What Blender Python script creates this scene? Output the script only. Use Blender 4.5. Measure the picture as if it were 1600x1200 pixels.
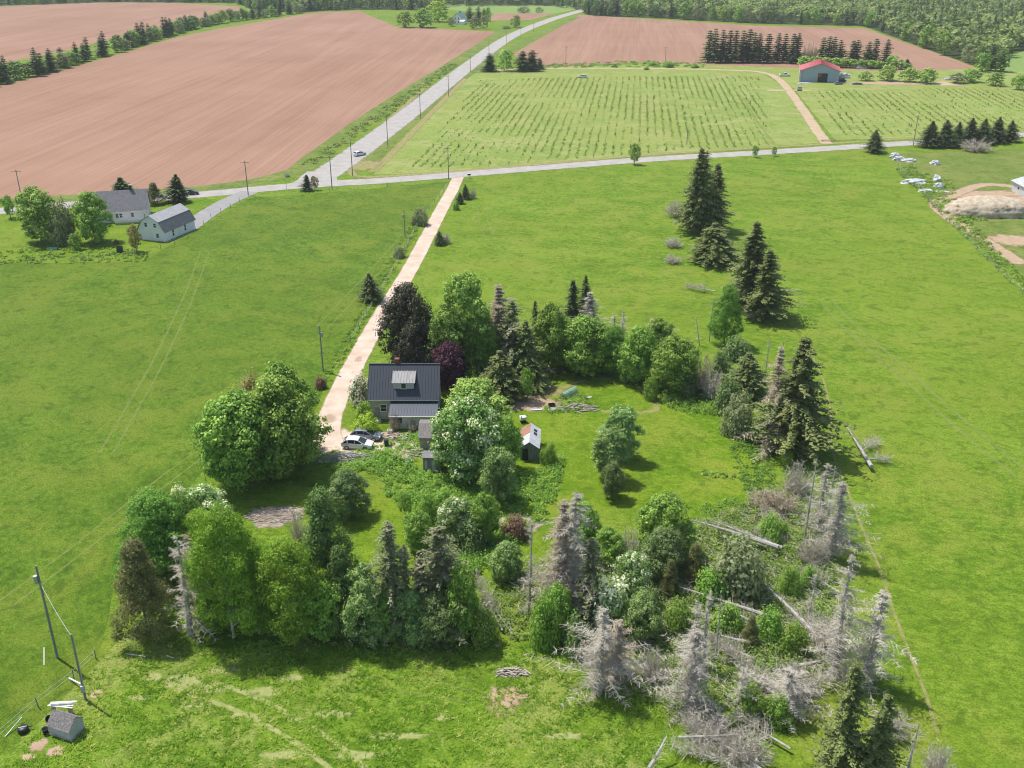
import bpy, math, random
import numpy as np
from mathutils import Vector, Matrix

for o in list(bpy.data.objects): bpy.data.objects.remove(o)
scn = bpy.context.scene
COL = scn.collection
R = math.radians

# ------------------------------------------------------------------ camera, sky, sun, exposure
CAM_H, PITCH, FPX = 65.0, R(24.3), 1550.0
cam = bpy.data.cameras.new('camera'); cam.sensor_width = 36.0; cam.lens = FPX/1600*36.0
cam.clip_start = 0.5; cam.clip_end = 20000
camo = bpy.data.objects.new('camera', cam); COL.objects.link(camo)
camo.location = (0, 0, CAM_H); camo.rotation_euler = (math.pi/2-PITCH, 0, 0)
scn.camera = camo
SUN_EL = R(62.5); SUN_AZ = R(-54)          # azimuth from +Y, clockwise
sunvec = Vector((math.sin(SUN_AZ)*math.cos(SUN_EL), math.cos(SUN_AZ)*math.cos(SUN_EL), math.sin(SUN_EL)))
w = bpy.data.worlds.new('World'); scn.world = w; w.use_nodes = True
nt = w.node_tree; bg = nt.nodes['Background']
sky = nt.nodes.new('ShaderNodeTexSky'); sky.sky_type = 'NISHITA'; sky.sun_disc = False
sky.sun_elevation = SUN_EL; sky.sun_rotation = SUN_AZ % (2*math.pi)
sky.air_density = 1.2; sky.dust_density = 1.5
nt.links.new(sky.outputs[0], bg.inputs[0]); bg.inputs[1].default_value = 0.14
sl = bpy.data.lights.new('sun', 'SUN'); sl.energy = 5.0; sl.angle = R(0.53); sl.color = (1.0, 0.955, 0.88)
so = bpy.data.objects.new('sun', sl); COL.objects.link(so); so.location = (0, 0, 200)
so.rotation_euler = sunvec.to_track_quat('Z', 'Y').to_euler()
vs = scn.view_settings; vs.view_transform = 'Standard'; vs.look = 'None'; vs.exposure = 0.10; vs.gamma = 1.0
vs.use_curve_mapping = False
scn.cycles.filter_width = 1.1

# ------------------------------------------------------------------ photograph pixel <-> ground
_F = np.array([0, math.cos(PITCH), -math.sin(PITCH)]); _U = np.array([0, math.sin(PITCH), math.cos(PITCH)])
def at(px, py, z=0.0):
    d = _F + (px-800)/FPX*np.array([1., 0, 0]) + (600-py)/FPX*_U
    t = (z-CAM_H)/d[2]
    return Vector((float(d[0]*t), float(d[1]*t), z))
def proj(p):
    q = np.array([p[0], p[1], p[2]-CAM_H]); d = q@_F
    return 800+FPX*q[0]/d, 600-FPX*(q@_U)/d
def scale_at(p):
    q = np.array([p[0], p[1], p[2]-CAM_H]); return FPX/float(q@_F)
def height_to(p, ty):
    lo, hi = 0.0, 60.0
    for _ in range(40):
        m = (lo+hi)/2
        if proj((p[0], p[1], m))[1] > ty: lo = m
        else: hi = m
    return lo
def inpoly(x, y, poly):
    x = np.asarray(x); y = np.asarray(y); r = np.zeros(x.shape, bool); n = len(poly)
    for i in range(n):
        x1, y1 = poly[i]; x2, y2 = poly[(i+1) % n]
        c = ((y1 > y) != (y2 > y)) & (x < (x2-x1)*(y-y1)/((y2-y1) if y2 != y1 else 1e-9)+x1)
        r ^= c
    return r

# ------------------------------------------------------------------ object helpers
def tag(o, label=None, cat=None, group=None, kind=None):
    if label: o['label'] = label
    if cat: o['category'] = cat
    if group: o['group'] = group
    if kind: o['kind'] = kind
    return o
def empty(name, loc, rz=0.0, label=None, cat=None, group=None):
    o = bpy.data.objects.new(name, None); COL.objects.link(o)
    o.location = loc; o.rotation_euler = (0, 0, rz); o.empty_display_size = 0.3
    return tag(o, label, cat, group)
def link(name, mesh, mat=None, parent=None):
    o = bpy.data.objects.new(name, mesh); COL.objects.link(o)
    if parent: o.parent = parent
    if mat is not None:
        if not mesh.materials: mesh.materials.append(mat)
        elif mesh.materials[0] is not mat:
            o.material_slots[0].link = 'OBJECT'; o.material_slots[0].material = mat
    return o
class MB:
    """collects simple solids into one mesh"""
    def __init__(s): s.v = []; s.f = []
    def add(s, vs, fs):
        b = len(s.v); s.v += [tuple(p) for p in vs]; s.f += [tuple(i+b for i in f) for f in fs]; return s
    def box(s, c, d, rz=0.0, m=None):
        x, y, z = d[0]/2, d[1]/2, d[2]/2
        P = [Vector((a*x, b*y, e*z)) for e in (-1, 1) for a, b in ((-1, -1), (1, -1), (1, 1), (-1, 1))]
        M = m if m is not None else Matrix.Rotation(rz, 3, 'Z')
        P = [M@p+Vector(c) for p in P]
        return s.add(P, [(3, 2, 1, 0), (4, 5, 6, 7), (0, 1, 5, 4), (1, 2, 6, 5), (2, 3, 7, 6), (3, 0, 4, 7)])
    def bar(s, a, b, wd, h=None):
        a = Vector(a); b = Vector(b); d = b-a; L = d.length; h = h or wd
        q = d.to_track_quat('X', 'Z').to_matrix()
        return s.box((a+b)/2, (L, wd, h), m=q)
    def prism(s, prof, y0, y1, axis='y'):
        n = len(prof)
        mk = (lambda p, t: (p[0], t, p[1])) if axis == 'y' else (lambda p, t: (t, p[0], p[1]))
        vs = [mk(p, y0) for p in prof]+[mk(p, y1) for p in prof]
        fs = [tuple(range(n)), tuple(range(2*n-1, n-1, -1))]+[((i+1) % n, i, i+n, (i+1) % n+n) for i in range(n)]
        return s.add(vs, fs)
    def tube(s, pts, rad, n=7, cap=True):
        pts = [Vector(p) for p in pts]; rings = []
        for i, p in enumerate(pts):
            t = (pts[min(i+1, len(pts)-1)]-pts[max(i-1, 0)]).normalized()
            a = t.orthogonal().normalized() if abs(t.z) < .95 else Vector((1, 0, 0)).cross(t).normalized()
            c = t.cross(a)
            r = rad[i] if hasattr(rad, '__len__') else rad
            rings.append([p+(a*math.cos(2*math.pi*k/n)+c*math.sin(2*math.pi*k/n))*r for k in range(n)])
        vs = [q for r_ in rings for q in r_]; fs = []
        for i in range(len(pts)-1):
            for k in range(n):
                fs.append((i*n+k, i*n+(k+1) % n, (i+1)*n+(k+1) % n, (i+1)*n+k))
        if cap: fs += [tuple(range(n-1, -1, -1)), tuple(range(len(vs)-n, len(vs)))]
        return s.add(vs, fs)
    def mesh(s, name):
        m = bpy.data.meshes.new(name); m.from_pydata(s.v, [], s.f)
        import bmesh
        b = bmesh.new(); b.from_mesh(m); bmesh.ops.recalc_face_normals(b, faces=b.faces); b.to_mesh(m); b.free()
        return m
    def build(s, name, mat, parent=None, smooth=False):
        m = s.mesh(name)
        if smooth: m.polygons.foreach_set('use_smooth', [True]*len(m.polygons))
        return link(name, m, mat, parent)
def copy_tree(o, parent=None):
    c = o.copy(); COL.objects.link(c); c.parent = parent
    for ch in list(o.children): copy_tree(ch, c)
    return c

def raw_mesh(name, V, Q=None, T=None, tint=None):
    """fast mesh from numpy: quads Q and / or triangles T, tint per face"""
    m = bpy.data.meshes.new(name); V = np.asarray(V, np.float32)
    m.vertices.add(len(V)); m.vertices.foreach_set('co', V.ravel())
    parts = []; starts = []; tot = 0
    if Q is not None and len(Q): parts.append(np.asarray(Q, np.int32).ravel()); starts.append(np.arange(len(Q))*4); tot = len(Q)*4
    if T is not None and len(T): parts.append(np.asarray(T, np.int32).ravel()); starts.append(tot+np.arange(len(T))*3); tot += len(T)*3
    L = np.concatenate(parts); S = np.concatenate(starts).astype(np.int32)
    m.loops.add(len(L)); m.loops.foreach_set('vertex_index', L)
    m.polygons.add(len(S)); m.polygons.foreach_set('loop_start', S)
    m.update(calc_edges=True)
    if tint is not None:
        a = m.attributes.new('tint', 'FLOAT', 'FACE'); a.data.foreach_set('value', np.asarray(tint, np.float32))
    return m
def norm(a): return a/np.maximum(np.linalg.norm(a, axis=1, keepdims=True), 1e-9)
def leaves(c, n, s, asp, rng):
    """diamond leaves: centres c, normals n, half size s"""
    N = len(c); r = norm(rng.normal(size=(N, 3))); t = norm(np.cross(n, r)); b = np.cross(n, t)
    s = np.broadcast_to(np.asarray(s, float).reshape(-1, 1), (N, 1))
    V = np.stack([c-t*s, c-b*s*asp+n*s*.15, c+t*s, c+b*s*asp+n*s*.15], 1).reshape(-1, 3)
    return V, np.arange(N*4).reshape(-1, 4)
def ribbons(a, b, w0, rng, w1=None):
    """thin tapering twigs as flat triangles / quads from a to b"""
    N = len(a); d = norm(b-a); t = norm(np.cross(d, rng.normal(size=(N, 3)))); w1 = w0*.3 if w1 is None else w1
    V = np.stack([a-t*w0, a+t*w0, b+t*w1, b-t*w1], 1).reshape(-1, 3)
    return V, np.arange(N*4).reshape(-1, 4)

# ------------------------------------------------------------------ materials
def newmat(name):
    m = bpy.data.materials.new(name); m.use_nodes = True
    nt = m.node_tree; nt.nodes.clear()
    out = nt.nodes.new('ShaderNodeOutputMaterial'); return m, nt, out
def N(nt, t, **kw):
    n = nt.nodes.new('ShaderNode'+t)
    for k, v in kw.items():
        if isinstance(k, str) and hasattr(n, k): setattr(n, k, v)
        else: n.inputs[k].default_value = v
    return n
def noise(nt, scale, detail=3, vec=None, rough=.55, dist=0.0):
    n = nt.nodes.new('ShaderNodeTexNoise'); n.inputs['Scale'].default_value = scale
    n.inputs['Detail'].default_value = detail; n.inputs['Roughness'].default_value = rough; n.inputs['Distortion'].default_value = dist
    if vec is not None: nt.links.new(vec, n.inputs['Vector'])
    return n.outputs['Fac']
def ramp(nt, fac, stops):
    r = nt.nodes.new('ShaderNodeValToRGB'); e = r.color_ramp.elements
    while len(e) < len(stops): e.new(.5)
    for i, (p, c) in enumerate(stops):
        e[i].position = p; e[i].color = (c[0], c[1], c[2], 1) if hasattr(c, '__len__') else (c, c, c, 1)
    nt.links.new(fac, r.inputs[0]); return r.outputs[0]
def mix(nt, fac, a, b, mode='MIX'):
    n = nt.nodes.new('ShaderNodeMix'); n.data_type = 'RGBA'; n.blend_type = mode
    for s, v in ((0, fac), (6, a), (7, b)):
        if hasattr(v, 'is_output'): nt.links.new(v, n.inputs[s])
        elif s == 0: n.inputs[0].default_value = v
        else: n.inputs[s].default_value = (v[0], v[1], v[2], 1)
    return n.outputs[2]
def math_(nt, op, a, b=0.0, c=None):
    n = nt.nodes.new('ShaderNodeMath'); n.operation = op
    for i, v in enumerate((a, b, c)):
        if v is None: continue
        if hasattr(v, 'is_output'): nt.links.new(v, n.inputs[i])
        else: n.inputs[i].default_value = v
    return n.outputs[0]
def pos(nt, rot=0.0, sc=(1, 1, 1)):
    g = nt.nodes.new('ShaderNodeNewGeometry'); m = nt.nodes.new('ShaderNodeMapping'); m.vector_type = 'POINT'
    m.inputs['Rotation'].default_value = (0, 0, rot); m.inputs['Scale'].default_value = sc
    if rot == 0 and sc == (1, 1, 1): return g.outputs['Position']
    # rotate first, then scale
    m.inputs['Scale'].default_value = (1, 1, 1); nt.links.new(g.outputs['Position'], m.inputs[0])
    m2 = nt.nodes.new('ShaderNodeMapping'); m2.inputs['Scale'].default_value = sc
    nt.links.new(m.outputs[0], m2.inputs[0]); return m2.outputs[0]
def bump(nt, h, strength, dist):
    b = nt.nodes.new('ShaderNodeBump'); b.inputs['Strength'].default_value = strength; b.inputs['Distance'].default_value = dist
    nt.links.new(h, b.inputs['Height']); return b.outputs[0]
def surf(nt, out, col, rough=.9, normal=None, spec=.2, metal=0.0):
    p = nt.nodes.new('ShaderNodeBsdfPrincipled')
    if hasattr(col, 'is_output'): nt.links.new(col, p.inputs['Base Color'])
    else: p.inputs['Base Color'].default_value = (*col, 1)
    if hasattr(rough, 'is_output'): nt.links.new(rough, p.inputs['Roughness'])
    else: p.inputs['Roughness'].default_value = rough
    p.inputs['Specular IOR Level'].default_value = spec; p.inputs['Metallic'].default_value = metal
    if normal is not None: nt.links.new(normal, p.inputs['Normal'])
    if out is not None: nt.links.new(p.outputs[0], out.inputs[0])
    return p
def weathered(name, a, b, scale=1.5, rough=.85, bumpd=.01, spec=.25, metal=0.0, streak=None):
    m, nt, out = newmat(name); tc = nt.nodes.new('ShaderNodeTexCoord').outputs['Object']
    if streak:
        mp = nt.nodes.new('ShaderNodeMapping'); mp.inputs['Scale'].default_value = streak; nt.links.new(tc, mp.inputs[0]); tc = mp.outputs[0]
    n1 = noise(nt, scale, 5, tc); col = mix(nt, ramp(nt, n1, [(.35, 0), (.65, 1)]), a, b)
    col = mix(nt, math_(nt, 'MULTIPLY', noise(nt, scale*7, 3, tc), .35), col, tuple(x*.55 for x in a))
    surf(nt, out, col, rough, bump(nt, noise(nt, scale*9, 3, tc), .5, bumpd), spec, metal); return m
def plain(name, c, rough=.6, spec=.4, metal=0.0):
    m, nt, out = newmat(name); tc = nt.nodes.new('ShaderNodeTexCoord').outputs['Object']
    col = mix(nt, math_(nt, 'MULTIPLY', noise(nt, 3.0, 3, tc), .35), c, tuple(x*.7 for x in c))
    surf(nt, out, col, rough, None, spec, metal); return m
def leafmat(name, a, b, trans=.33, hue=.02, val=.25, extra=None, rough=.55, gain=1.75):
    """a..b: dark and light leaf tones picked by the per-clump tint"""
    m, nt, out = newmat(name)
    t = nt.nodes.new('ShaderNodeAttribute'); t.attribute_name = 'tint'; tf = t.outputs['Fac']
    stops = [(.0, a), (.9, b)] if extra is None else [(.0, a), (.72, b), (.86, extra), (1., extra)]
    col = ramp(nt, tf, stops)
    oi = nt.nodes.new('ShaderNodeObjectInfo').outputs['Random']
    h = nt.nodes.new('ShaderNodeHueSaturation')
    nt.links.new(math_(nt, 'MULTIPLY_ADD', oi, hue, .5-hue/2), h.inputs['Hue'])
    nt.links.new(math_(nt, 'MULTIPLY_ADD', oi, val, 1-val/2), h.inputs['Value'])
    nt.links.new(col, h.inputs['Color']); col = h.outputs[0]
    col = mix(nt, 1.0, col, (gain, gain, gain), 'MULTIPLY')
    p = surf(nt, None, col, rough, None, .25)
    tr = nt.nodes.new('ShaderNodeBsdfTranslucent'); nt.links.new(mix(nt, 1.0, col, (1.15, 1.1, .7), 'MULTIPLY'), tr.inputs[0])
    ms = nt.nodes.new('ShaderNodeMixShader'); ms.inputs[0].default_value = trans
    nt.links.new(p.outputs[0], ms.inputs[1]); nt.links.new(tr.outputs[0], ms.inputs[2]); nt.links.new(ms.outputs[0], out.inputs[0])
    return m

def grassmat(name, dark, mid, light, dry=(.24, .24, .07), dryamt=.35, rot=.35, coarse=1.0, bumpd=.30):
    m, nt, out = newmat(name); P = pos(nt)
    big = noise(nt, .018, 4, P, .6); med = noise(nt, .11, 5, P, .65, .6); fine = noise(nt, 1.1*coarse, 5, pos(nt, rot, (.85, 1.05, 1)), .75); tiny = noise(nt, 4.5, 3, P, .7)
    st = noise(nt, .16, 4, pos(nt, rot, (.4, 1.5, 1)), .6)
    f = math_(nt, 'ADD', math_(nt, 'MULTIPLY', big, .16), math_(nt, 'MULTIPLY', med, .24))
    f = math_(nt, 'ADD', f, math_(nt, 'MULTIPLY', st, .18)); f = math_(nt, 'ADD', f, math_(nt, 'MULTIPLY', fine, .54))
    col = ramp(nt, f, [(.475, dark), (.555, mid), (.635, light)])
    dm = ramp(nt, math_(nt, 'ADD', math_(nt, 'MULTIPLY', med, .6), math_(nt, 'MULTIPLY', noise(nt, .045, 4, P, .6), .5)), [(.54, 0), (.64, 1)])
    col = mix(nt, math_(nt, 'MULTIPLY', dm, dryamt), col, dry)
    col = mix(nt, math_(nt, 'MULTIPLY', ramp(nt, noise(nt, .016, 3, P, .5, .4), [(.42, 0), (.60, 1)]), .4), col, (mid[0]*1.2, mid[1]*1.0, mid[2]*1.2))
    col = mix(nt, ramp(nt, noise(nt, .42*coarse, 6, P, .72, .8), [(.38, .55), (.47, 0)]), col, tuple(x*.7 for x in dark))
    col = mix(nt, ramp(nt, tiny, [(.36, .6), (.56, 0)]), col, tuple(x*.5 for x in dark))
    hgt = math_(nt, 'ADD', math_(nt, 'MULTIPLY', fine, 1.0), math_(nt, 'MULTIPLY', tiny, .45))
    surf(nt, out, col, .85, bump(nt, hgt, .8, bumpd), .12); return m
def ploughmat(name, a, b, rot, lam=2.2):
    m, nt, out = newmat(name); P = pos(nt)
    big = noise(nt, .012, 4, P, .6); st = noise(nt, .35, 4, pos(nt, rot, (.03, 1.0, 1)), .6); st2 = noise(nt, .06, 3, pos(nt, rot, (.05, 1.0, 1)), .6)
    f = math_(nt, 'ADD', math_(nt, 'MULTIPLY', big, .35), math_(nt, 'ADD', math_(nt, 'MULTIPLY', st, .35), math_(nt, 'MULTIPLY', st2, .32)))
    col = ramp(nt, f, [(.40, a), (.62, b)])
    wv = nt.nodes.new('ShaderNodeTexWave'); wv.bands_direction = 'Y'; wv.inputs['Scale'].default_value = 1/lam/3.1; wv.inputs['Distortion'].default_value = 1.2
    wv.inputs['Detail'].default_value = 2; nt.links.new(pos(nt, rot, (1, 1, 1.0001)), wv.inputs['Vector'])
    hgt = math_(nt, 'ADD', wv.outputs['Fac'], noise(nt, 1.2, 3, P))
    surf(nt, out, col, .95, bump(nt, hgt, .5, .10), .05); return m
def dirtmat(name, a, b, soft=True, edge=.2, alpha=1.0, scale=.7, uvbased=True, thr=.0):
    """worn ground laid over grass: ragged edges come from a cover mask, not from shading"""
    m, nt, out = newmat(name); P = pos(nt)
    n1 = noise(nt, scale, 5, P, .65); n2 = noise(nt, scale*6, 4, P, .7)
    col = mix(nt, ramp(nt, n1, [(.35, 0), (.68, 1)]), a, b); col = mix(nt, math_(nt, 'MULTIPLY', n2, .3), col, tuple(x*.6 for x in a))
    p = surf(nt, None, col, .95, bump(nt, n2, .5, .05), .08)
    if not soft: nt.links.new(p.outputs[0], out.inputs[0]); return m
    at_ = nt.nodes.new('ShaderNodeAttribute'); at_.attribute_name = 'cover'
    f = math_(nt, 'ADD', at_.outputs['Fac'], math_(nt, 'MULTIPLY', math_(nt, 'SUBTRACT', math_(nt, 'ADD', math_(nt, 'MULTIPLY', n1, .6), math_(nt, 'MULTIPLY', n2, .5)), .55), 1.6))
    f = math_(nt, 'MULTIPLY', ramp(nt, f, [(.32, 0), (.32+edge, 1)]), alpha)
    t = nt.nodes.new('ShaderNodeBsdfTransparent'); ms = nt.nodes.new('ShaderNodeMixShader')
    nt.links.new(f, ms.inputs[0]); nt.links.new(t.outputs[0], ms.inputs[1]); nt.links.new(p.outputs[0], ms.inputs[2]); nt.links.new(ms.outputs[0], out.inputs[0])
    return m

M = {}
M['pasture'] = grassmat('pasture_grass', (.086, .166, .008), (.152, .250, .016), (.218, .314, .032), (.26, .27, .045), .45)
M['hay'] = grassmat('foreground_grass', (.072, .155, .006), (.155, .265, .018), (.245, .350, .045), (.36, .35, .12), .6, coarse=.9, bumpd=.45)
M['lawn'] = grassmat('lawn_grass', (.080, .165, .004), (.140, .235, .010), (.200, .285, .022), (.27, .27, .045), .35, bumpd=.15)
M['lefthay'] = grassmat('west_pasture_grass', (.058, .124, .006), (.106, .190, .011), (.158, .244, .020), (.20, .225, .028), .45, rot=1.0)
M['planta'] = grassmat('plantation_grass', (.185, .255, .050), (.245, .315, .068), (.295, .355, .095), (.38, .36, .15), .55, rot=1.4, bumpd=.2)
M['verge'] = grassmat('verge_grass', (.095, .155, .025), (.15, .22, .035), (.21, .27, .05), (.30, .28, .09), .5)
M['farfield'] = grassmat('far_field_grass', (.18, .28, .07), (.21, .32, .08), (.24, .34, .10), dryamt=.2)
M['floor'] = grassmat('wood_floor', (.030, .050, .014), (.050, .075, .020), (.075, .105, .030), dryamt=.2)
M['straw'] = dirtmat('dry_straw_grass', (.31, .28, .11), (.40, .35, .17), True, .9, .8)
M['track'] = dirtmat('worn_track', (.26, .32, .08), (.34, .38, .13), True, 1.0, .36, scale=1.0)
M['trail'] = dirtmat('trodden_trail', (.32, .31, .11), (.42, .38, .17), True, .9, .6, scale=.8)
M['palegrass'] = dirtmat('pale_mown_grass', (.33, .37, .12), (.46, .47, .20), True, 1.0, .75, scale=1.6)
M['soil'] = dirtmat('bare_soil', (.36, .255, .165), (.47, .355, .245), True, .5)
M['drive'] = dirtmat('dirt_driveway', (.50, .385, .295), (.67, .55, .45), True, .45, scale=.35)
M['damp'] = dirtmat('damp_dirt', (.42, .30, .22), (.52, .39, .30), True, 1.0, .4, scale=1.8)
M['lane'] = dirtmat('farm_lane_dirt', (.40, .31, .19), (.50, .40, .27), True, .4, scale=.25)
M['gravel'] = dirtmat('road_gravel', (.34, .318, .297), (.44, .412, .385), True, .4, scale=.3)
M['asphalt'] = dirtmat('worn_asphalt', (.27, .26, .26), (.34, .33, .32), True, .2, scale=.3)
M['mulch'] = dirtmat('grey_mulch', (.36, .29, .23), (.50, .42, .35), True, .5, scale=1.2)
hed = at(340, 45)-at(0, 135); ROT1 = -math.atan2(hed.y, hed.x)
M['plough'] = ploughmat('ploughed_red_soil', (.262, .152, .104), (.338, .206, .146), ROT1)
rd = at(735, 100)-at(560, 235); ROT2 = -math.atan2(rd.y, rd.x)
M['plough2'] = ploughmat('ploughed_red_soil_east', (.262, .152, .104), (.338, .206, .146), ROT2)

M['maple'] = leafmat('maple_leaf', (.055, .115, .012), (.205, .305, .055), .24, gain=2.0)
M['maplelight'] = leafmat('light_maple_leaf', (.072, .145, .016), (.255, .350, .085), .26, gain=2.0)
M['sycam'] = leafmat('pale_maple_leaf', (.060, .120, .022), (.240, .320, .110), .22, gain=1.85)
M['birch'] = leafmat('birch_leaf', (.085, .170, .012), (.230, .340, .042), .38)
M['poplar'] = leafmat('poplar_leaf', (.055, .135, .014), (.165, .285, .048), .33)
M['larch'] = leafmat('larch_needles', (.042, .092, .018), (.150, .225, .062), .3)
M['copper'] = leafmat('dark_maple_leaf', (.016, .018, .009), (.075, .068, .042), .15)
M['purple'] = leafmat('purple_leaf', (.028, .010, .018), (.105, .040, .060), .25)
M['chestnut'] = leafmat('chestnut_leaf', (.050, .110, .016), (.190, .285, .075), .22, extra=(.46, .46, .30))
M['apple'] = leafmat('apple_leaf', (.070, .115, .030), (.170, .225, .085), .35)
M['blossom'] = leafmat('blossom_leaf', (.090, .160, .035), (.190, .265, .090), extra=(.62, .62, .50))
M['lilac'] = leafmat('lilac_leaf', (.075, .115, .045), (.180, .225, .110), extra=(.48, .44, .43))
M['lime'] = leafmat('lime_shrub_leaf', (.150, .225, .018), (.310, .385, .050), .45)
M['willow'] = leafmat('willow_leaf', (.120, .150, .070), (.250, .285, .150), .4)
M['brown'] = leafmat('budding_leaf', (.135, .120, .045), (.260, .225, .095), .35)
M['redbush'] = leafmat('reddish_leaf', (.110, .065, .040), (.210, .140, .085), .3)
M['weed'] = leafmat('weed_leaf', (.085, .175, .018), (.225, .330, .070), .45)
M['weed2'] = leafmat('bramble_leaf', (.085, .160, .022), (.200, .285, .060), .4, extra=(.30, .27, .15))
M['spruce'] = leafmat('spruce_needles', (.045, .070, .016), (.165, .190, .062), .2, val=.3)
M['spruceg'] = leafmat('grey_spruce_needles', (.060, .075, .030), (.160, .175, .080), .2, extra=(.23, .21, .16))
M['spruced'] = leafmat('dark_spruce_needles', (.028, .054, .015), (.110, .140, .048), .15)
M['cedar'] = leafmat('cedar_needles', (.062, .075, .020), (.185, .180, .066), .25)
M['twig'] = leafmat('dead_grey_twigs', (.265, .240, .200), (.480, .445, .385), .1, hue=.01, rough=.9, gain=1.3)
M['twigb'] = leafmat('dead_brown_twigs', (.265, .215, .160), (.450, .380, .295), .1, hue=.01, rough=.9, gain=1.3)
M['bark'] = weathered('bark', (.15, .125, .10), (.24, .21, .18), 2.5, .95, .03)
M['deadwood'] = weathered('dead_wood', (.34, .32, .29), (.56, .535, .50), 2.0, .9, .02)
M['birchbark'] = weathered('birch_bark', (.45, .43, .40), (.62, .60, .56), 2.0, .8, .01)
M['forest'] = leafmat('far_wood_leaf', (.055, .105, .030), (.215, .290, .100), .35, hue=.03)
M['grassblade'] = leafmat('grass_blade', (.110, .205, .014), (.240, .340, .050), .5, extra=(.40, .40, .14))
M['rowgrass'] = leafmat('row_grass', (.105, .165, .036), (.155, .215, .052), .3)

M['white'] = weathered('white_siding', (.84, .84, .93), (.90, .89, .96), .6, .7)
M['trim'] = plain('white_trim', (.80, .80, .78))
M['glass'] = plain('window_glass', (.03, .035, .045), .08, .6)
M['shingle'] = weathered('grey_shingle_wall', (.35, .32, .28), (.50, .465, .42), 1.2, .9, .03, streak=(1, 1, 3))
M['palewall'] = weathered('pale_weathered_wall', (.56, .56, .53), (.72, .72, .69), .8, .9, .02)
M['darkroof'] = plain('charcoal_metal_roof', (.050, .058, .074), .42, .5)
M['midroof'] = plain('grey_blue_metal_roof', (.075, .088, .115), .42, .5)
M['lightroof'] = weathered('worn_pale_metal_roof', (.20, .20, .205), (.30, .295, .29), 1.2, .5, .005, .5, streak=(3, .6, .6))
M['greyroof'] = weathered('grey_shingle_roof', (.175, .172, .180), (.235, .230, .240), 1.5, .9, .02)
M['paleroof'] = weathered('pale_shingle_roof', (.36, .36, .37), (.44, .44, .45), 1.2, .85, .02)
M['redroof'] = plain('red_metal_roof', (.62, .17, .18), .45, .5)
M['blueside'] = weathered('blue_grey_siding', (.32, .40, .50), (.38, .46, .56), .4, .7, .005)
M['greenroof'] = plain('green_metal_roof', (.16, .27, .23), .5, .4)
M['sheetmetal'] = weathered('pale_sheet_metal', (.46, .47, .49), (.66, .67, .69), 1.0, .5, .005, .5, streak=(1, 3, 1))
M['rust'] = weathered('rusty_sheet_metal', (.30, .13, .08), (.48, .30, .22), 1.6, .8, .01, streak=(1, 3, 1))
M['darkwall'] = weathered('dark_board_wall', (.205, .20, .205), (.325, .32, .325), 2.0, .9, .02, streak=(4, 4, .5))
M['greywall'] = weathered('grey_painted_panel', (.45, .45, .50), (.55, .55, .60), 2.0, .85, .01)
M['oldshingle'] = weathered('old_brown_grey_shingle', (.17, .155, .15), (.30, .28, .27), 5.0, .95, .03)
M['brick'] = weathered('chimney_brick', (.20, .075, .05), (.28, .12, .08), 6, .9, .02)
M['pole'] = weathered('pole_timber', (.20, .21, .20), (.30, .31, .30), 2.0, .9, .01, streak=(3, 3, .4))
M['metal'] = plain('galvanised_metal', (.42, .44, .46), .45, .5, .5)
M['wire'] = plain('pale_cable', (.45, .46, .47), .6)
M['black'] = plain('black_plastic', (.015, .016, .02), .45)
M['tyre'] = plain('tyre_rubber', (.02, .02, .022), .8, .2)
M['rim'] = plain('alloy_rim', (.38, .39, .41), .3, .5, .6)
M['lamp'] = plain('headlamp', (.75, .78, .80), .15, .6)
M['taillamp'] = plain('tail_lamp', (.35, .02, .02), .25, .6)
M['carwhite'] = plain('white_car_paint', (.80, .80, .80), .25, .6)
M['carsilver'] = plain('silver_blue_car_paint', (.27, .30, .36), .25, .6, .3)
M['cardark'] = plain('dark_car_paint', (.04, .045, .055), .25, .6)
M['wood'] = weathered('weathered_board', (.40, .34, .28), (.60, .53, .46), 2.5, .9, .01)
M['whitepipe'] = weathered('white_board', (.70, .69, .66), (.80, .79, .77), 2, .7, .005)
M['plastic'] = weathered('white_plastic_wrap', (.45, .45, .45), (.74, .75, .77), 1.0, .5, .06)
M['pile'] = weathered('pale_straw_manure', (.40, .31, .21), (.62, .55, .43), .9, .95, .15)
M['yellow'] = plain('yellow_guard', (.65, .50, .05), .6)
M['greenbin'] = plain('dark_green_bin', (.018, .05, .035), .5)
M['teal'] = plain('teal_net', (.30, .46, .42), .8)
M['redp'] = plain('red_plastic', (.45, .05, .04), .5)
M['concrete'] = weathered('concrete', (.34, .33, .31), (.44, .43, .41), 2, .9)

# ------------------------------------------------------------------ ground sheets
def ground_poly(name, pts, z, mat, px=True, jitter=.35, step=6.0, seed=1, kind='structure', label=None, cat=None):
    rng = random.Random(seed); P = [at(*p) if px else Vector((p[0], p[1], 0)) for p in pts]; out = []
    for i, a in enumerate(P):
        b = P[(i+1) % len(P)]; n = max(1, min(60, int((b-a).length/step)))
        for k in range(n):
            q = a.lerp(b, k/n)
            if k: q = q+Vector((rng.uniform(-jitter, jitter), rng.uniform(-jitter, jitter), 0))
            out.append((q.x, q.y, z))
    m = bpy.data.meshes.new(name); m.from_pydata(out, [], [tuple(range(len(out)))]); m.update()
    if m.polygons[0].normal.z < 0: m.flip_normals()
    return tag(link(name, m, mat), label, cat, None, kind)
def smooth_path(P, n=8):
    P = [Vector(p) for p in P]; out = []
    for i in range(len(P)-1):
        p0 = P[max(i-1, 0)]; p1 = P[i]; p2 = P[i+1]; p3 = P[min(i+2, len(P)-1)]
        for k in range(n):
            t = k/n
            out.append(.5*((2*p1)+(p2-p0)*t+(2*p0-5*p1+4*p2-p3)*t*t+(3*p1-p0-3*p2+p3)*t**3))
    out.append(P[-1]); return out
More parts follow.
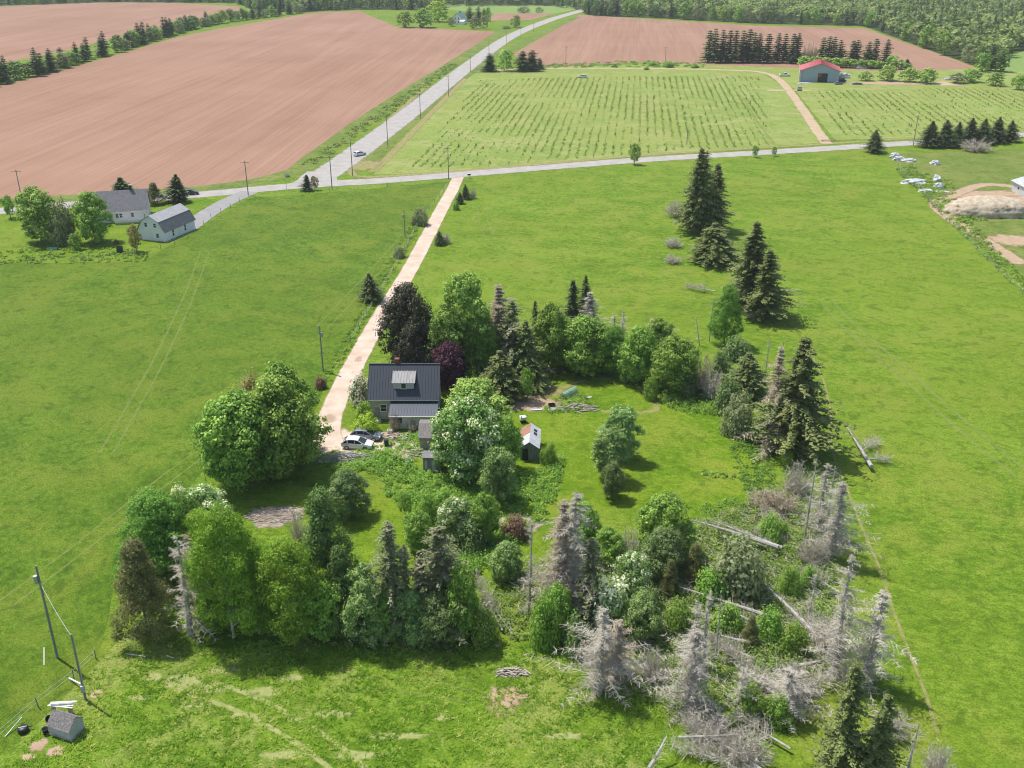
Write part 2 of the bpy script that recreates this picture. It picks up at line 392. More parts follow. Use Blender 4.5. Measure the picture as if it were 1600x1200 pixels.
def ribbon(name, pts, width, z, mat, px=True, soft=1.0, n=8, label=None, cat=None, kind='structure', ends=True):
    """a strip on the ground; vertex attribute 'cover' falls to 0 at the margins (worn edge)"""
    P = smooth_path([at(*p) if px else Vector(p) for p in pts], n); prof = [(-.5, 0), (-.5+.12*soft, .5), (-.5+.26*soft, 1), (0, 1), (.5-.26*soft, 1), (.5-.12*soft, .5), (.5, 0)]
    V = []; C = []; L = len(P)
    for i, p in enumerate(P):
        t = (P[min(i+1, L-1)]-P[max(i-1, 0)]).normalized(); s = Vector((t.y, -t.x, 0))
        wd = width[0]+(width[1]-width[0])*i/(L-1) if hasattr(width, '__len__') else width
        e = 0.0 if (ends and i in (0, L-1)) else 1.0
        for o, c in prof: q = p+s*o*wd; V.append((q.x, q.y, z)); C.append(c*e)
    k = len(prof); Fc = [(i*k+j, i*k+j+1, (i+1)*k+j+1, (i+1)*k+j) for i in range(L-1) for j in range(k-1)]
    m = bpy.data.meshes.new(name); m.from_pydata(V, [], Fc); m.update()
    if m.polygons[0].normal.z < 0: m.flip_normals()
    a = m.attributes.new('cover', 'FLOAT', 'POINT'); a.data.foreach_set('value', C)
    return tag(link(name, m, mat), label, cat, None, kind)
def patch(name, px, py, rx, ry, z, mat, rot=0.0, seed=0, kind='structure', label=None, cat=None):
    """irregular bare patch; rx, ry in metres"""
    rng = random.Random(seed*7+3); c = at(px, py); n = 20; V = [(c.x, c.y, z)]; C = [1.0]
    wob = [rng.uniform(.75, 1.2) for _ in range(n)]
    for r, cv in ((.55, 1.0), (.8, .6), (1.0, 0.0)):
        for k in range(n):
            a = 2*math.pi*k/n; x = math.cos(a)*rx*r*wob[k]; y = math.sin(a)*ry*r*wob[k]
            V.append((c.x+x*math.cos(rot)-y*math.sin(rot), c.y+x*math.sin(rot)+y*math.cos(rot), z)); C.append(cv)
    Fc = [(0, 1+k, 1+(k+1) % n) for k in range(n)]
    for j in range(2): Fc += [(1+j*n+k, 1+(j+1)*n+k, 1+(j+1)*n+(k+1) % n, 1+j*n+(k+1) % n) for k in range(n)]
    m = bpy.data.meshes.new(name); m.from_pydata(V, [], Fc); m.update()
    a = m.attributes.new('cover', 'FLOAT', 'POINT'); a.data.foreach_set('value', C)
    return tag(link(name, m, mat), label, cat, None, kind)

gm = bpy.data.meshes.new('ground'); S = 1500
gm.from_pydata([(-S, -150, 0), (S, -150, 0), (S, 2400, 0), (-S, 2400, 0)], [], [(0, 1, 2, 3)])
tag(link('ground', gm, M['pasture']), kind='structure')
ground_poly('west_pasture', [(-900, 700), (-500, 425), (0, 412), (225, 408), (300, 362), (392, 309), (520, 300), (700, 284), (655, 345), (600, 440), (520, 580), (480, 660), (330, 720), (180, 900), (150, 1040), (60, 1130), (-60, 1230), (-500, 1200)], .010, M['lefthay'], seed=2)
ground_poly('foreground_field', [(-60, 1230), (60, 1130), (150, 1040), (200, 985), (600, 1000), (880, 1000), (1000, 1040), (1060, 1130), (1050, 1290), (500, 1330), (-100, 1300)], .014, M['hay'], seed=3)
ground_poly('lawn', [(700, 640), (780, 590), (850, 572), (1000, 592), (1020, 620), (1090, 640), (1140, 660), (1190, 690), (1205, 750), (1180, 800), (1050, 815), (960, 790), (900, 815), (850, 850), (760, 930), (600, 930), (560, 860), (560, 780), (700, 735)], .018, M['lawn'], seed=4)
ground_poly('ploughed_field', [(-700, 420), (-300, 345), (0, 314), (180, 299), (300, 295), (400, 284), (448, 271), (500, 239), (600, 168), (700, 103), (758, 60), (775, 50), (760, 46), (620, 42), (560, 17), (490, 20), (340, 45), (270, 60), (150, 95), (60, 119), (0, 134), (-300, 200), (-700, 290)], .020, M['plough'], seed=5)
ground_poly('ploughed_field', [(-600, 190), (-200, 125), (0, 100), (100, 80), (200, 55), (300, 33), (380, 22), (372, 10), (260, 4), (150, 4), (0, 10), (-300, 20), (-600, 60)], .022, M['plough'], seed=6)
ground_poly('ploughed_field', [(800, 85), (850, 106), (1000, 97), (1100, 101), (1400, 112), (1528, 107), (1500, 96), (1440, 75), (1350, 44), (1180, 40), (1000, 29), (905, 23), (872, 44)], .020, M['plough2'], seed=7)
ground_poly('ploughed_field', [(765, 32), (830, 31), (868, 21), (772, 21)], .020, M['plough2'], seed=8)
ground_poly('far_meadow', [(690, 14), (772, 21), (868, 21), (900, 15), (890, 9), (700, 7)], .016, M['farfield'], seed=9)
ground_poly('far_meadow', [(1570, 112), (1570, 90), (1600, 80), (1700, 80), (1700, 112)], .016, M['farfield'], seed=10)
ground_poly('plantation_field', [(583, 273), (735, 116), (1000, 112), (1190, 113), (1222, 133), (1293, 222), (1000, 244), (740, 267)], .012, M['planta'], seed=11)
ground_poly('plantation_field', [(1240, 137), (1600, 130), (1800, 128), (1800, 203), (1600, 208), (1430, 215), (1304, 219)], .012, M['planta'], seed=12)
ground_poly('farmyard_grass', [(850, 104), (1100, 99), (1400, 110), (1530, 105), (1600, 112), (1800, 112), (1800, 130), (1600, 132), (1240, 138), (1200, 113), (1000, 112), (735, 117), (760, 108)], .010, M['planta'], seed=13)
ground_poly('house_lawn', [(-300, 355), (0, 338), (300, 313), (385, 303), (300, 362), (225, 405), (0, 410), (-300, 425)], .016, M['lawn'], seed=14)
ground_poly('far_house_lawn', [(670, 44), (690, 34), (770, 34), (830, 32), (862, 24), (800, 46), (780, 50)], .025, M['lawn'], seed=15, jitter=.8)
ground_poly('east_farmyard', [(1392, 240), (1600, 232), (1800, 226), (1900, 420), (1640, 460), (1560, 395), (1480, 345), (1460, 320), (1405, 265)], .012, M['verge'], seed=16)

# roads
ribbon('country_road', [(930, 10), (900, 19), (860, 31), (800, 56), (735, 101), (640, 176), (560, 236), (505, 274), (470, 292)], 11.5, .034, M['gravel'], n=10, soft=.6)
ribbon('country_road', [(-500, 385), (0, 330), (120, 319), (300, 305), (390, 297), (470, 290), (600, 282), (740, 271), (1000, 250), (1200, 238), (1400, 225), (1600, 211), (1900, 190)], 8.5, .038, M['gravel'], n=8, soft=.6)
ground_poly('road_junction', [(445, 297), (480, 268), (520, 268), (528, 284), (600, 282), (480, 293)], .036, M['gravel'], seed=20)
for o in (bpy.data.objects['road_junction'],):
    a = o.data.attributes.new('cover', 'FLOAT', 'POINT'); a.data.foreach_set('value', [1.0]*len(o.data.vertices))
ribbon('driveway', [(716, 276), (706, 298), (690, 327), (641, 420), (592, 500), (548, 580), (520, 640), (513, 672), (520, 700)], (4.0, 4.1), .030, M['drive'], soft=.5)
patch('worn_patch', 514, 655, 1.6, 2.0, .034, M['damp'], seed=61)
patch('worn_patch', 597, 493, .9, 2.0, .034, M['damp'], seed=62)
patch('worn_patch', 560, 562, .8, 1.6, .034, M['damp'], seed=63)
patch('parking_area', 530, 688, 5.2, 4.2, .026, M['drive'], seed=3)
patch('parking_area', 572, 697, 5.5, 3.2, .028, M['drive'], seed=4)
ribbon('paved_driveway', [(392, 299), (362, 312), (330, 330), (285, 362)], 6.0, .042, M['asphalt'], soft=.5)
ribbon('farm_lane', [(740, 112), (850, 107), (1000, 107), (1120, 109), (1190, 113), (1220, 127), (1248, 162), (1272, 197), (1293, 226)], 5.5, .030, M['lane'])
ribbon('farm_lane', [(1160, 150), (1180, 185), (1212, 228)], 1.6, .026, M['track'])
ribbon('dry_verge', [(700, 103), (640, 158), (590, 205), (565, 245), (545, 268)], 3.0, .024, M['straw'])
ribbon('grass_verge', [(790, 45), (730, 85), (600, 168), (500, 240), (450, 272), (300, 297), (0, 317), (-300, 350)], 8.0, .026, M['rowgrass'] if False else M['verge'])
ribbon('grass_verge', [(900, 27), (800, 75), (730, 115), (650, 180), (600, 225), (570, 260)], 7.0, .022, M['verge'])
ribbon('dry_verge', [(548, 262), (560, 276), (640, 273), (760, 264), (1000, 243), (1300, 224), (1450, 214), (1700, 199)], 3.5, .028, M['straw'])
ribbon('dry_verge', [(730, 120), (672, 178), (612, 240), (580, 270)], 4.0, .027, M['straw'])
patch('dry_verge', 572, 258, 7, 10, .029, M['straw'], seed=12)
# worn wheel tracks, trails and bare patches
def twin(name, pts, gap, wd, z, mat=M['track']):
    P = smooth_path([at(*p) for p in pts], 6)
    for s in (-1, 1):
        Q = []
        for i, p in enumerate(P):
            t = (P[min(i+1, len(P)-1)]-P[max(i-1, 0)]).normalized(); Q.append(p+Vector((t.y, -t.x, 0))*s*gap/2)
        ribbon(name, Q, wd, z, mat, px=False, n=1)
twin('wheel_track', [(322, 388), (296, 460), (255, 550), (218, 618), (160, 718)], 1.9, .55, .022)
twin('wheel_track', [(340, 690), (255, 752), (120, 860), (0, 950)], 2.0, .5, .022)
twin('wheel_track', [(1285, 462), (1325, 508), (1400, 572), (1500, 662), (1610, 752)], 2.4, .75, .022)
twin('wheel_track', [(752, 318), (758, 355), (775, 380), (808, 400)], 2.2, .5, .022)
twin('wheel_track', [(500, 515), (545, 468), (600, 408), (640, 360)], 2.4, .4, .022)
twin('wheel_track', [(300, 1070), (380, 1098), (440, 1128), (500, 1165), (560, 1215)], 2.2, .8, .022, M['palegrass'])
twin('wheel_track', [(515, 1072), (600, 1068), (690, 1080), (740, 1090)], 1.6, .35, .022)
ribbon('foot_trail', [(1262, 545), (1285, 590), (1299, 650), (1300, 700), (1322, 760), (1345, 820), (1375, 890), (1398, 960), (1422, 1022), (1448, 1090), (1466, 1150)], .5, .024, M['trail'])
ribbon('dry_verge', [(822, 632), (880, 606), (930, 592), (990, 600), (1026, 635), (1000, 645), (935, 642)], 1.5, .026, M['trail'])
patch('bare_patch', 815, 629, 6.5, 3.8, .027, M['soil'], seed=21)
patch('bare_patch', 845, 610, 5.5, 3.5, .0285, M['straw'], seed=22)
patch('bare_patch', 430, 806, 4.3, 3.0, .028, M['mulch'], seed=23)
patch('bare_patch', 543, 716, 4.2, 1.8, .029, M['mulch'], seed=24)
patch('bare_patch', 790, 1090, 2.3, 1.8, .028, M['soil'], seed=25)
patch('bare_patch', 784, 1106, 1.6, 1.7, .025, M['straw'], seed=26)
patch('bare_patch', 45, 1183, .75, .5, .028, M['soil'], seed=27)
patch('bare_patch', 88, 1174, 1.0, .8, .029, M['soil'], seed=28)
patch('bare_patch', 60, 1165, 1.0, .9, .027, M['soil'], seed=29)
patch('bare_patch', 153, 1084, .8, .7, .028, M['soil'], seed=30)
patch('bare_patch', 810, 820, 3.5, 3, .027, M['mulch'], seed=31)
patch('bare_patch', 625, 703, 5.0, 3.4, .026, M['mulch'], seed=32)
patch('bare_patch', 600, 683, 3.0, 2.0, .030, M['soil'], seed=33)
for i, (x, y, a, b) in enumerate([(285, 1065, 2, 1), (350, 1046, 1.5, .8), (415, 1080, 1.6, .7), (690, 1120, .8, .5), (520, 1115, 2, .5), (240, 1058, 1, .5), (310, 1100, 1.5, .5), (330, 1075, 1.8, .6), (455, 1060, 1.2, .6), (380, 1120, 1.8, .5), (215, 1090, 1.2, .4), (560, 1180, 2.5, .5), (880, 1150, 2, .4), (450, 1180, 2.2, .5), (620, 1150, 2.5, .4), (1040, 1040, 1.5, .8)]):
    patch('straw_patch', x, y, a*1.3, b*1.4, .023, M['palegrass'], seed=40+i)
# east farmyard track
ribbon('yard_track', [(1620, 300), (1570, 290), (1530, 290), (1490, 305), (1463, 318), (1480, 338), (1530, 370), (1600, 415)], 5.2, .030, M['soil'])
patch('bare_patch', 1585, 318, 16, 12, .028, M['soil'], seed=50)
patch('bare_patch', 1540, 306, 16, 9, .0265, M['soil'], seed=55)
patch('bare_patch', 1500, 322, 7, 8, .0275, M['soil'], seed=56)
patch('bare_patch', 1590, 375, 10, 6, .026, M['soil'], seed=51)
patch('bare_patch', 1390, 130, 26, 8, .028, M['soil'], seed=52)
patch('bare_patch', 1482, 131, 10, 9, .029, M['lane'], seed=53)
patch('bare_patch', 1230, 141, 14, 3, .027, M['lane'], seed=54)

# ------------------------------------------------------------------ tree prototypes (meshes shared between copies)
def merge(parts):
    V = []; Q = []; T = []; b = 0
    for v, q, t in parts:
        V.append(v); Q.append(q+b); T.append(t); b += len(v)
    return np.concatenate(V), np.concatenate(Q), np.concatenate(T)
def crown_lobes(rng, R_, z0, z1, n, shape):
    out = []; H = z1-z0
    for i in range(n):
        u = (i+.5)/n; z = z0+H*(.12+.80*u); th = i*2.399+rng.uniform(-.5, .5)
        if shape == 'round': pr = math.sqrt(max(.02, 1-(2*(u-.45))**2*.92))
        elif shape == 'cone': pr = 1.08-u*1.0
        elif shape == 'oval': pr = math.sin(math.pi*min(1, .16+.80*u))**.7
        else: pr = math.sqrt(max(.05, 1-u**2*.9))
        r = R_*pr*rng.uniform(.50, .80)*(1.0 if i % 4 else .35)
        out.append((r*math.cos(th), r*math.sin(th), z))
    return np.array(out)
def broad(seed, H=12., R_=5., trunk=1.6, nl=34, ncl=26, nlf=16, leaf=.17, shape='round', lob=.31, loose=.3, limbs=True, flowers=False):
    rng = np.random.default_rng(seed); L = crown_lobes(rng, R_, trunk, H, nl, shape); parts = []
    for k, c in enumerate(L):
        u = (c[2]-trunk)/(H-trunk)
        lr = R_*lob*rng.uniform(.75, 1.2)*(1 if shape != 'cone' else (1.3-.9*u)); lt = rng.uniform(-.16, .16)
        lr_z = min(lr, (H-c[2])*1.0+.3)
        m = int(ncl*rng.uniform(.8, 1.2)); d = norm(rng.normal(size=(m, 3))); outw = norm(np.array([[c[0], c[1], (c[2]-trunk-H*.2)*.6+.3]]))
        d = norm(d+outw*.55)
        cc = c+d*np.array([lr, lr, lr_z])*rng.uniform(.70, 1.22, (m, 1))
        ct = np.clip(.42+lt+rng.normal(0, .24, m), 0, .84)
        if flowers: ct[rng.random(m) < .10] = .97
        cr = R_*.100*rng.uniform(.65, 1.5, m)
        off = rng.normal(size=(m, nlf, 3))*np.array([1, 1, .7])*cr[:, None, None]*.62
        p = (cc[:, None, :]+off).reshape(-1, 3)
        nn = norm((d[:, None, :]*.40+norm(off.reshape(-1, 3)).reshape(m, nlf, 3)*.85+np.array([0, 0, .45])+rng.normal(size=(m, nlf, 3))*.26).reshape(-1, 3))
        v, q = leaves(p, nn, leaf*rng.uniform(.7, 1.3, len(p)), .62, rng)
        parts.append((v, q, np.clip(np.repeat(ct, nlf)+rng.normal(0, .08, len(p)), 0, 1)))
    V, Q, T = merge(parts); V[:, 2] = np.maximum(V[:, 2], .1)
    crown = raw_mesh('crown', V, Q, tint=T)
    mb = MB(); tr = R_*.045
    top = trunk+(H-trunk)*.72
    mb.tube([(0, 0, -.3), (0, 0, trunk*.5), (.1, .05, trunk), (-.1, .1, (trunk+top)/2), (0, 0, top)], [tr*1.35, tr, tr*.9, tr*.6, tr*.15], 7)
    if limbs:
        for c in L[::2]:
            a = Vector((0, 0, trunk+(c[2]-trunk)*.35)); b = Vector(c); mid = a.lerp(b, .5)+Vector((0, 0, -.08*H*.1))
            mb.tube([a, mid, b], [tr*.45, tr*.28, tr*.1], 5, False)
    tm = mb.mesh('trunk'); return tm, crown, H, 2*R_
def spruce(seed, H=16., R_=3.2, levels=26, nb=9, nsp=11, dead=False, thin=0.0, base=.06, droop=.28, spray=.30, ragged=.25, power=1.0, twigs=None):
    rng = np.random.default_rng(seed); parts = []; limb = MB(); trk = MB(); r0 = H*.0135
    ph_ = rng.uniform(0, 6.28); lv_ = 1+np.convolve(rng.normal(0, .26, levels+4), [.25, .5, .25], 'valid')[:levels]; lv_ = np.clip(np.resize(lv_, levels), .55, 1.4)
    bend = rng.normal(0, .01*H, 2); xy = lambda z: np.array([bend[0]*math.sin(z/H*2.2), bend[1]*math.sin(z/H*2.2)])
    zs = np.linspace(-.3, H, 9)
    trk.tube([(*xy(z), z) for z in zs], [max(.02, r0*(1-max(z, 0)/H)**.8+.015) for z in zs], 6)
    for i in range(levels):
        u = base+(1-base)*((i+.5)/levels); z = u*H
        env = R_*((1-u)**power)*(1.0 if u > .16 else .75+u*1.5)+.12
        for b in range(nb):
            if rng.random() < thin: continue
            th = 2*math.pi*(b+rng.uniform(-.35, .35))/nb+i*.7; ln = env*rng.uniform(1-ragged*1.6, 1+ragged*.5)*(lv_[i] if not dead else lv_[i]*rng.uniform(.35, 1.25))*(1+.22*math.sin(th+ph_)+.12*math.sin(3*th+ph_*2))
            o = np.array([*xy(z), z]); dirv = np.array([math.cos(th), math.sin(th), 0])
            t = np.linspace(.12, 1, nsp)+rng.uniform(-.03, .03, nsp)
            up = rng.uniform(-.05, .22)*(1 if not dead else .6)
            line = o+dirv*(t*ln)[:, None]+np.array([0, 0, 1])*((up*t-droop*(1+(1-u)*.6)*t*t*(1-.35*t))*ln)[:, None]
            if dead:
                limb.tube([o, line[nsp//2], line[-1]], [.026*(1-u)+.012, .014, .005], 3, False)
                k = twigs or 5; side = np.array([-dirv[1], dirv[0], 0])
                for s in (-1, 1):
                    a = np.repeat(line, k, 0); fl = rng.uniform(.3, 1.0, (len(a), 1))*np.repeat((1.15-t*.7), k)[:, None]*min(1.3, .3+ln*.32)
                    e = a+(side*s*rng.uniform(.3, 1, (len(a), 1))+dirv*rng.uniform(.0, .8, (len(a), 1))+rng.normal(0, .32, (len(a), 3))+np.array([0, 0, -.30]))*fl*.8
                    v, q = ribbons(a, e, .015, rng, .009); parts.append((v, q, np.clip(rng.normal(.5, .22, len(a)), 0, 1)))
                continue
            side = np.array([-dirv[1], dirv[0], 0]); wv = spray*(1.3-.75*t)*min(1.4, .55+ln*.28); bt = np.clip(rng.normal(.45, .2), 0, .8)
            for s, dn in ((-1, .25), (1, .25), (0, 0.0)):
                c = line+side*s*wv[:, None]*.75+np.array([0, 0, -1])*(wv*dn)[:, None]+rng.normal(0, .06, (nsp, 3))
                nn = norm(np.array([[0, 0, 1.0]])+side*s*.5+dirv*.25+rng.normal(0, .38, (nsp, 3)))
                v, q = leaves(c, nn, wv*rng.uniform(.75, 1.15, nsp), .48, rng); parts.append((v, q, np.clip(bt+rng.normal(0, .13, nsp)+.12*t, 0, 1)))
    # needled leader
    if not dead:
        c = np.stack([np.full(8, xy(H)[0]), np.full(8, xy(H)[1]), np.linspace(H*.955, H*1.0, 8)], 1)
        v, q = leaves(c, norm(rng.normal(size=(8, 3))+np.array([0, 0, .4])), .16, .5, rng); parts.append((v, q, np.full(8, .5)))
    V, Q, T = merge(parts); V[:, 2] = np.maximum(V[:, 2], .04)
    if dead: # limbs belong to the twig mass
        lv = np.array(limb.v); lq = np.array([f for f in limb.f if len(f) == 4]); V2 = np.concatenate([V, lv]); Q2 = np.concatenate([Q, lq+len(V)])
        return trk.mesh('trunk'), raw_mesh('crown', V2, Q2, tint=np.concatenate([T, np.full(len(lq), .55)])), H, 2*R_
    return trk.mesh('trunk'), raw_mesh('crown', V, Q, tint=T), H, 2*R_
def bush(seed, H=3., R_=2., ncl=120, nlf=20, leaf=.15, flowers=False, loose=1.0):
    rng = np.random.default_rng(seed); th = rng.uniform(0, 6.283, ncl); u = rng.random(ncl)
    d = np.stack([np.cos(th)*np.sqrt(1-u*u), np.sin(th)*np.sqrt(1-u*u), u], 1); k = rng.uniform(.62, 1.05, (ncl, 1))
    wob = 1+.22*np.sin(3*th+seed)[:, None]*np.sqrt(1-u*u)[:, None]
    cc = d*np.array([R_, R_, H])*.86*k*wob+np.array([0, 0, .05*H]); ct = np.clip(.42+rng.normal(0, .2, ncl), 0, .84)
    if flowers: ct[rng.random(ncl) < .3] = .96
    cr = R_*.15*loose
    off = rng.normal(size=(ncl, nlf, 3))*cr; p = (cc[:, None, :]+off).reshape(-1, 3); p[:, 2] = np.abs(p[:, 2])+.03
    nn = norm((d[:, None, :]*.45+norm(off.reshape(-1, 3)).reshape(ncl, nlf, 3)*.75+np.array([0, 0, .45])+rng.normal(size=(ncl, nlf, 3))*.28).reshape(-1, 3))
    v, q = leaves(p, nn, leaf*rng.uniform(.7, 1.35, len(p)), .6, rng)
    mb = MB()
    for i in range(6):
        a = i*1.05; mb.tube([(0, 0, -.1), (.3*R_*math.cos(a), .3*R_*math.sin(a), H*.35), (.6*R_*math.cos(a), .6*R_*math.sin(a), H*.72)], [.05, .035, .012], 4, False)
    return mb.mesh('stem'), raw_mesh('crown', v, q, tint=np.clip(np.repeat(ct, nlf)+rng.normal(0, .08, len(p)), 0, 1)), H, 2*R_
def brush(seed, H=4., R_=2.2, n=80, sub=34):
    """leafless shrub: many fine stems fanning out"""
    rng = np.random.default_rng(seed); parts = []; mb = MB()
    for i in range(n):
        th = rng.uniform(0, 6.283); r = R_*math.sqrt(rng.random()); a = np.array([r*.25*math.cos(th), r*.25*math.sin(th), 0]); hh = H*rng.uniform(.3, 1)*(1-.55*(r/R_)**2)
        b = np.array([r*math.cos(th), r*math.sin(th), hh])
        if i < 14: mb.tube([a, (a+b)/2+np.array([0, 0, .2]), b], [.045, .03, .01], 3, False)
        t = rng.uniform(.2, 1, sub); p = a+(b-a)*t[:, None]; e = p+(norm(rng.normal(size=(sub, 3)))*1.0+np.array([math.cos(th)*.35, math.sin(th)*.35, .25]))*rng.uniform(.25, .9, (sub, 1))*H*.17
        v, q = ribbons(p, e, .018, rng, .010); parts.append((v, q, np.clip(rng.normal(.5, .25, sub), 0, 1)))
        v, q = ribbons(a[None], b[None], .022, rng, .012); parts.append((v, q, np.array([.5])))
    V, Q, T = merge(parts); V[:, 2] = np.maximum(V[:, 2], .02); return mb.mesh('stem'), raw_mesh('crown', V, Q, tint=T), H, 2*R_
def snag(seed, H=10.):
    rng = np.random.default_rng(seed); trk = MB(); parts = []; r0 = .17
    trk.tube([(0, 0, -.3), (.05, 0, H*.4), (.12, .05, H*.75), (.1, .1, H)], [r0, r0*.8, r0*.55, r0*.3], 7)
    m = 70; z = rng.uniform(.15, .98, m)*H; th = rng.uniform(0, 6.283, m); ln = rng.uniform(.3, 1.5, m)
    a = np.stack([np.full(m, .08), np.full(m, .03), z], 1); b = a+np.stack([np.cos(th)*ln, np.sin(th)*ln, rng.uniform(-.5, .25, m)*ln], 1)
    v, q = ribbons(a, b, .022, rng, .008); parts.append((v, q, np.clip(rng.normal(.5, .2, m), 0, 1)))
    for _ in range(2):
        p = a+(b-a)*rng.uniform(.3, 1, (m, 1)); e = p+rng.normal(0, .3, (m, 3)); v, q = ribbons(p, e, .012, rng, .006); parts.append((v, q, np.clip(rng.normal(.5, .2, m), 0, 1)))
    V, Q, T = merge(parts); return trk.mesh('trunk'), raw_mesh('branches', V, Q, tint=T), H, 3.0

def spread(m, q=98.5):
    V = np.empty(len(m.vertices)*3, np.float32); m.vertices.foreach_get('co', V); V = V.reshape(-1, 3); return 2*float(np.percentile(np.hypot(V[:, 0], V[:, 1]), q))
PROTO = {
 'maple': [broad(s, 12, 5, .3, 34, 22, 24, .19, 'round', .30) for s in (1, 2, 3)],
 'oval': [broad(s, 13, 4.2, .4, 32, 21, 23, .18, 'oval', .33) for s in (4, 5)],
 'birch': [broad(s, 13, 4.2, .4, 36, 25, 30, .12, 'oval', .32) for s in (6, 7)],
 'chestnut': [broad(s, 11, 5, .2, 36, 24, 23, .19, 'round', .30, flowers=True) for s in (8,)],
 'larch': [broad(s, 13, 4.0, .3, 40, 24, 28, .115, 'cone', .30) for s in (9,)],
 'dense': [broad(s, 12, 3.8, .1, 56, 30, 18, .10, 'cone', .26, limbs=False) for s in (10,)],
 'small': [broad(s, 6, 2.4, 1.0, 18, 20, 14, .13, 'oval', .36) for s in (11, 12)],
 'spruce': [spruce(s, 16, 3.3, 32, 10, 15, spray=.23, power=.72, thin=.10, ragged=.40) for s in (21, 22, 23)],
 'wide': [spruce(s, 12, 4.2, 28, 11, 17, power=.75, droop=.2, spray=.22) for s in (24, 25)],
 'sparse': [spruce(s, 16, 3.2, 30, 9, 14, thin=.38, ragged=.45, spray=.17, power=.5) for s in (26, 27)],
 'dead': [spruce(s, 15, 3.2, 24, 6, 8, dead=True, thin=.36, ragged=.6, twigs=6, power=.6, droop=.24) for s in (31, 32, 33)],
 'deadcone': [spruce(s, 15, 3.0, 26, 7, 8, dead=True, thin=.12, ragged=.42, twigs=8, power=.85, droop=.26) for s in (36, 37)],
 'deadthin': [spruce(s, 15, 2.0, 20, 5, 7, dead=True, thin=.5, ragged=.6, twigs=5, power=.4, droop=.15) for s in (34, 35)],
 'snag': [snag(s) for s in (41, 42)],
 'bush': [bush(s) for s in (51, 52, 53)],
 'flower': [bush(s, flowers=True) for s in (54,)],
 'brush': [brush(s) for s in (61, 62)],
 'fars': [spruce(s, 15, 3.0, 14, 7, 5, spray=.55, ragged=.3, power=.6) for s in (71, 72, 73)],
 'farb': [broad(s, 12, 5, .8, 20, 12, 8, .42, 'round', .36, limbs=False) for s in (74, 75, 76)],
}
PROTO = {k: [(a, b, c, spread(b, 90 if k.startswith('dead') else 95 if k in ('spruce', 'sparse', 'wide', 'fars') else 97.5)) for a, b, c, _ in v] for k, v in PROTO.items()}
KINDS = {  # kind: (prototype, crown material, trunk material, category)
 'maple': ('maple', 'maple', 'bark', 'tree'), 'maplelight': ('oval', 'maplelight', 'bark', 'tree'), 'sycam': ('maple', 'sycam', 'bark', 'tree'),
 'copper': ('maple', 'copper', 'bark', 'tree'), 'purple': ('maple', 'purple', 'bark', 'tree'), 'birch': ('birch', 'birch', 'birchbark', 'tree'), 'poplar': ('birch', 'poplar', 'bark', 'tree'),
 'chestnut': ('chestnut', 'chestnut', 'bark', 'tree'), 'larch': ('larch', 'larch', 'bark', 'tree'), 'cedar': ('dense', 'cedar', 'bark', 'tree'), 'apple': ('maple', 'apple', 'bark', 'tree'),
 'blossom': ('chestnut', 'blossom', 'bark', 'tree'), 'smalltree': ('small', 'maple', 'bark', 'tree'), 'budding': ('small', 'brown', 'bark', 'tree'), 'oval': ('oval', 'maple', 'bark', 'tree'), 'ovals': ('oval', 'sycam', 'bark', 'tree'),
 'spruce': ('spruce', 'spruce', 'bark', 'tree'), 'darkspruce': ('spruce', 'spruced', 'bark', 'tree'), 'wide': ('wide', 'spruce', 'bark', 'tree'), 'widedark': ('wide', 'spruced', 'bark', 'tree'), 'sparse': ('sparse', 'spruceg', 'deadwood', 'tree'),
 'dead': ('dead', 'twig', 'deadwood', 'dead tree'), 'deadb': ('dead', 'twigb', 'deadwood', 'dead tree'), 'deadcone': ('deadcone', 'twig', 'deadwood', 'dead tree'), 'deadconeb': ('deadcone', 'twigb', 'deadwood', 'dead tree'), 'deadthin': ('deadthin', 'twig', 'deadwood', 'dead tree'), 'snag': ('snag', 'twig', 'deadwood', 'dead tree'),
 'bush': ('bush', 'weed', 'bark', 'bush'), 'bushdark': ('bush', 'maple', 'bark', 'bush'), 'bushapple': ('bush', 'apple', 'bark', 'bush'), 'lime': ('bush', 'lime', 'bark', 'bush'), 'willow': ('bush', 'willow', 'bark', 'bush'), 'lilac': ('flower', 'lilac', 'bark', 'bush'),
 'redbush': ('bush', 'redbush', 'bark', 'bush'), 'brownbush': ('bush', 'brown', 'bark', 'bush'), 'brush': ('brush', 'twig', 'deadwood', 'bush'), 'brushb': ('brush', 'twigb', 'deadwood', 'bush'), 'blossombush': ('flower', 'blossom', 'bark', 'bush'),
 'fars': ('fars', 'spruced', 'bark', 'tree'), 'farb': ('farb', 'maplelight', 'bark', 'tree'), 'farw': ('farb', 'willow', 'bark', 'tree'), 'farl': ('farb', 'lime', 'bark', 'tree'), 'fard': ('farb', 'maple', 'bark', 'tree'), 'farp': ('farb', 'larch', 'bark', 'tree'),
}
NAMES = {'spruce': 'spruce_tree', 'darkspruce': 'spruce_tree', 'wide': 'spruce_tree', 'widedark': 'conifer_tree', 'sparse': 'spruce_tree', 'fars': 'spruce_tree', 'dead': 'dead_spruce', 'deadb': 'dead_spruce', 'deadcone': 'dead_spruce', 'deadconeb': 'dead_spruce', 'deadthin': 'dead_spruce', 'snag': 'snag',
 'maple': 'maple_tree', 'maplelight': 'maple_tree', 'sycam': 'maple_tree', 'copper': 'dark_maple_tree', 'purple': 'purple_tree', 'birch': 'birch_tree', 'poplar': 'poplar_tree', 'chestnut': 'chestnut_tree', 'larch': 'larch_tree', 'cedar': 'cedar_tree', 'apple': 'apple_tree', 'blossom': 'blossom_tree', 'brush': 'bare_bush', 'brushb': 'bare_bush'}
trng = random.Random(77); _cnt = {}
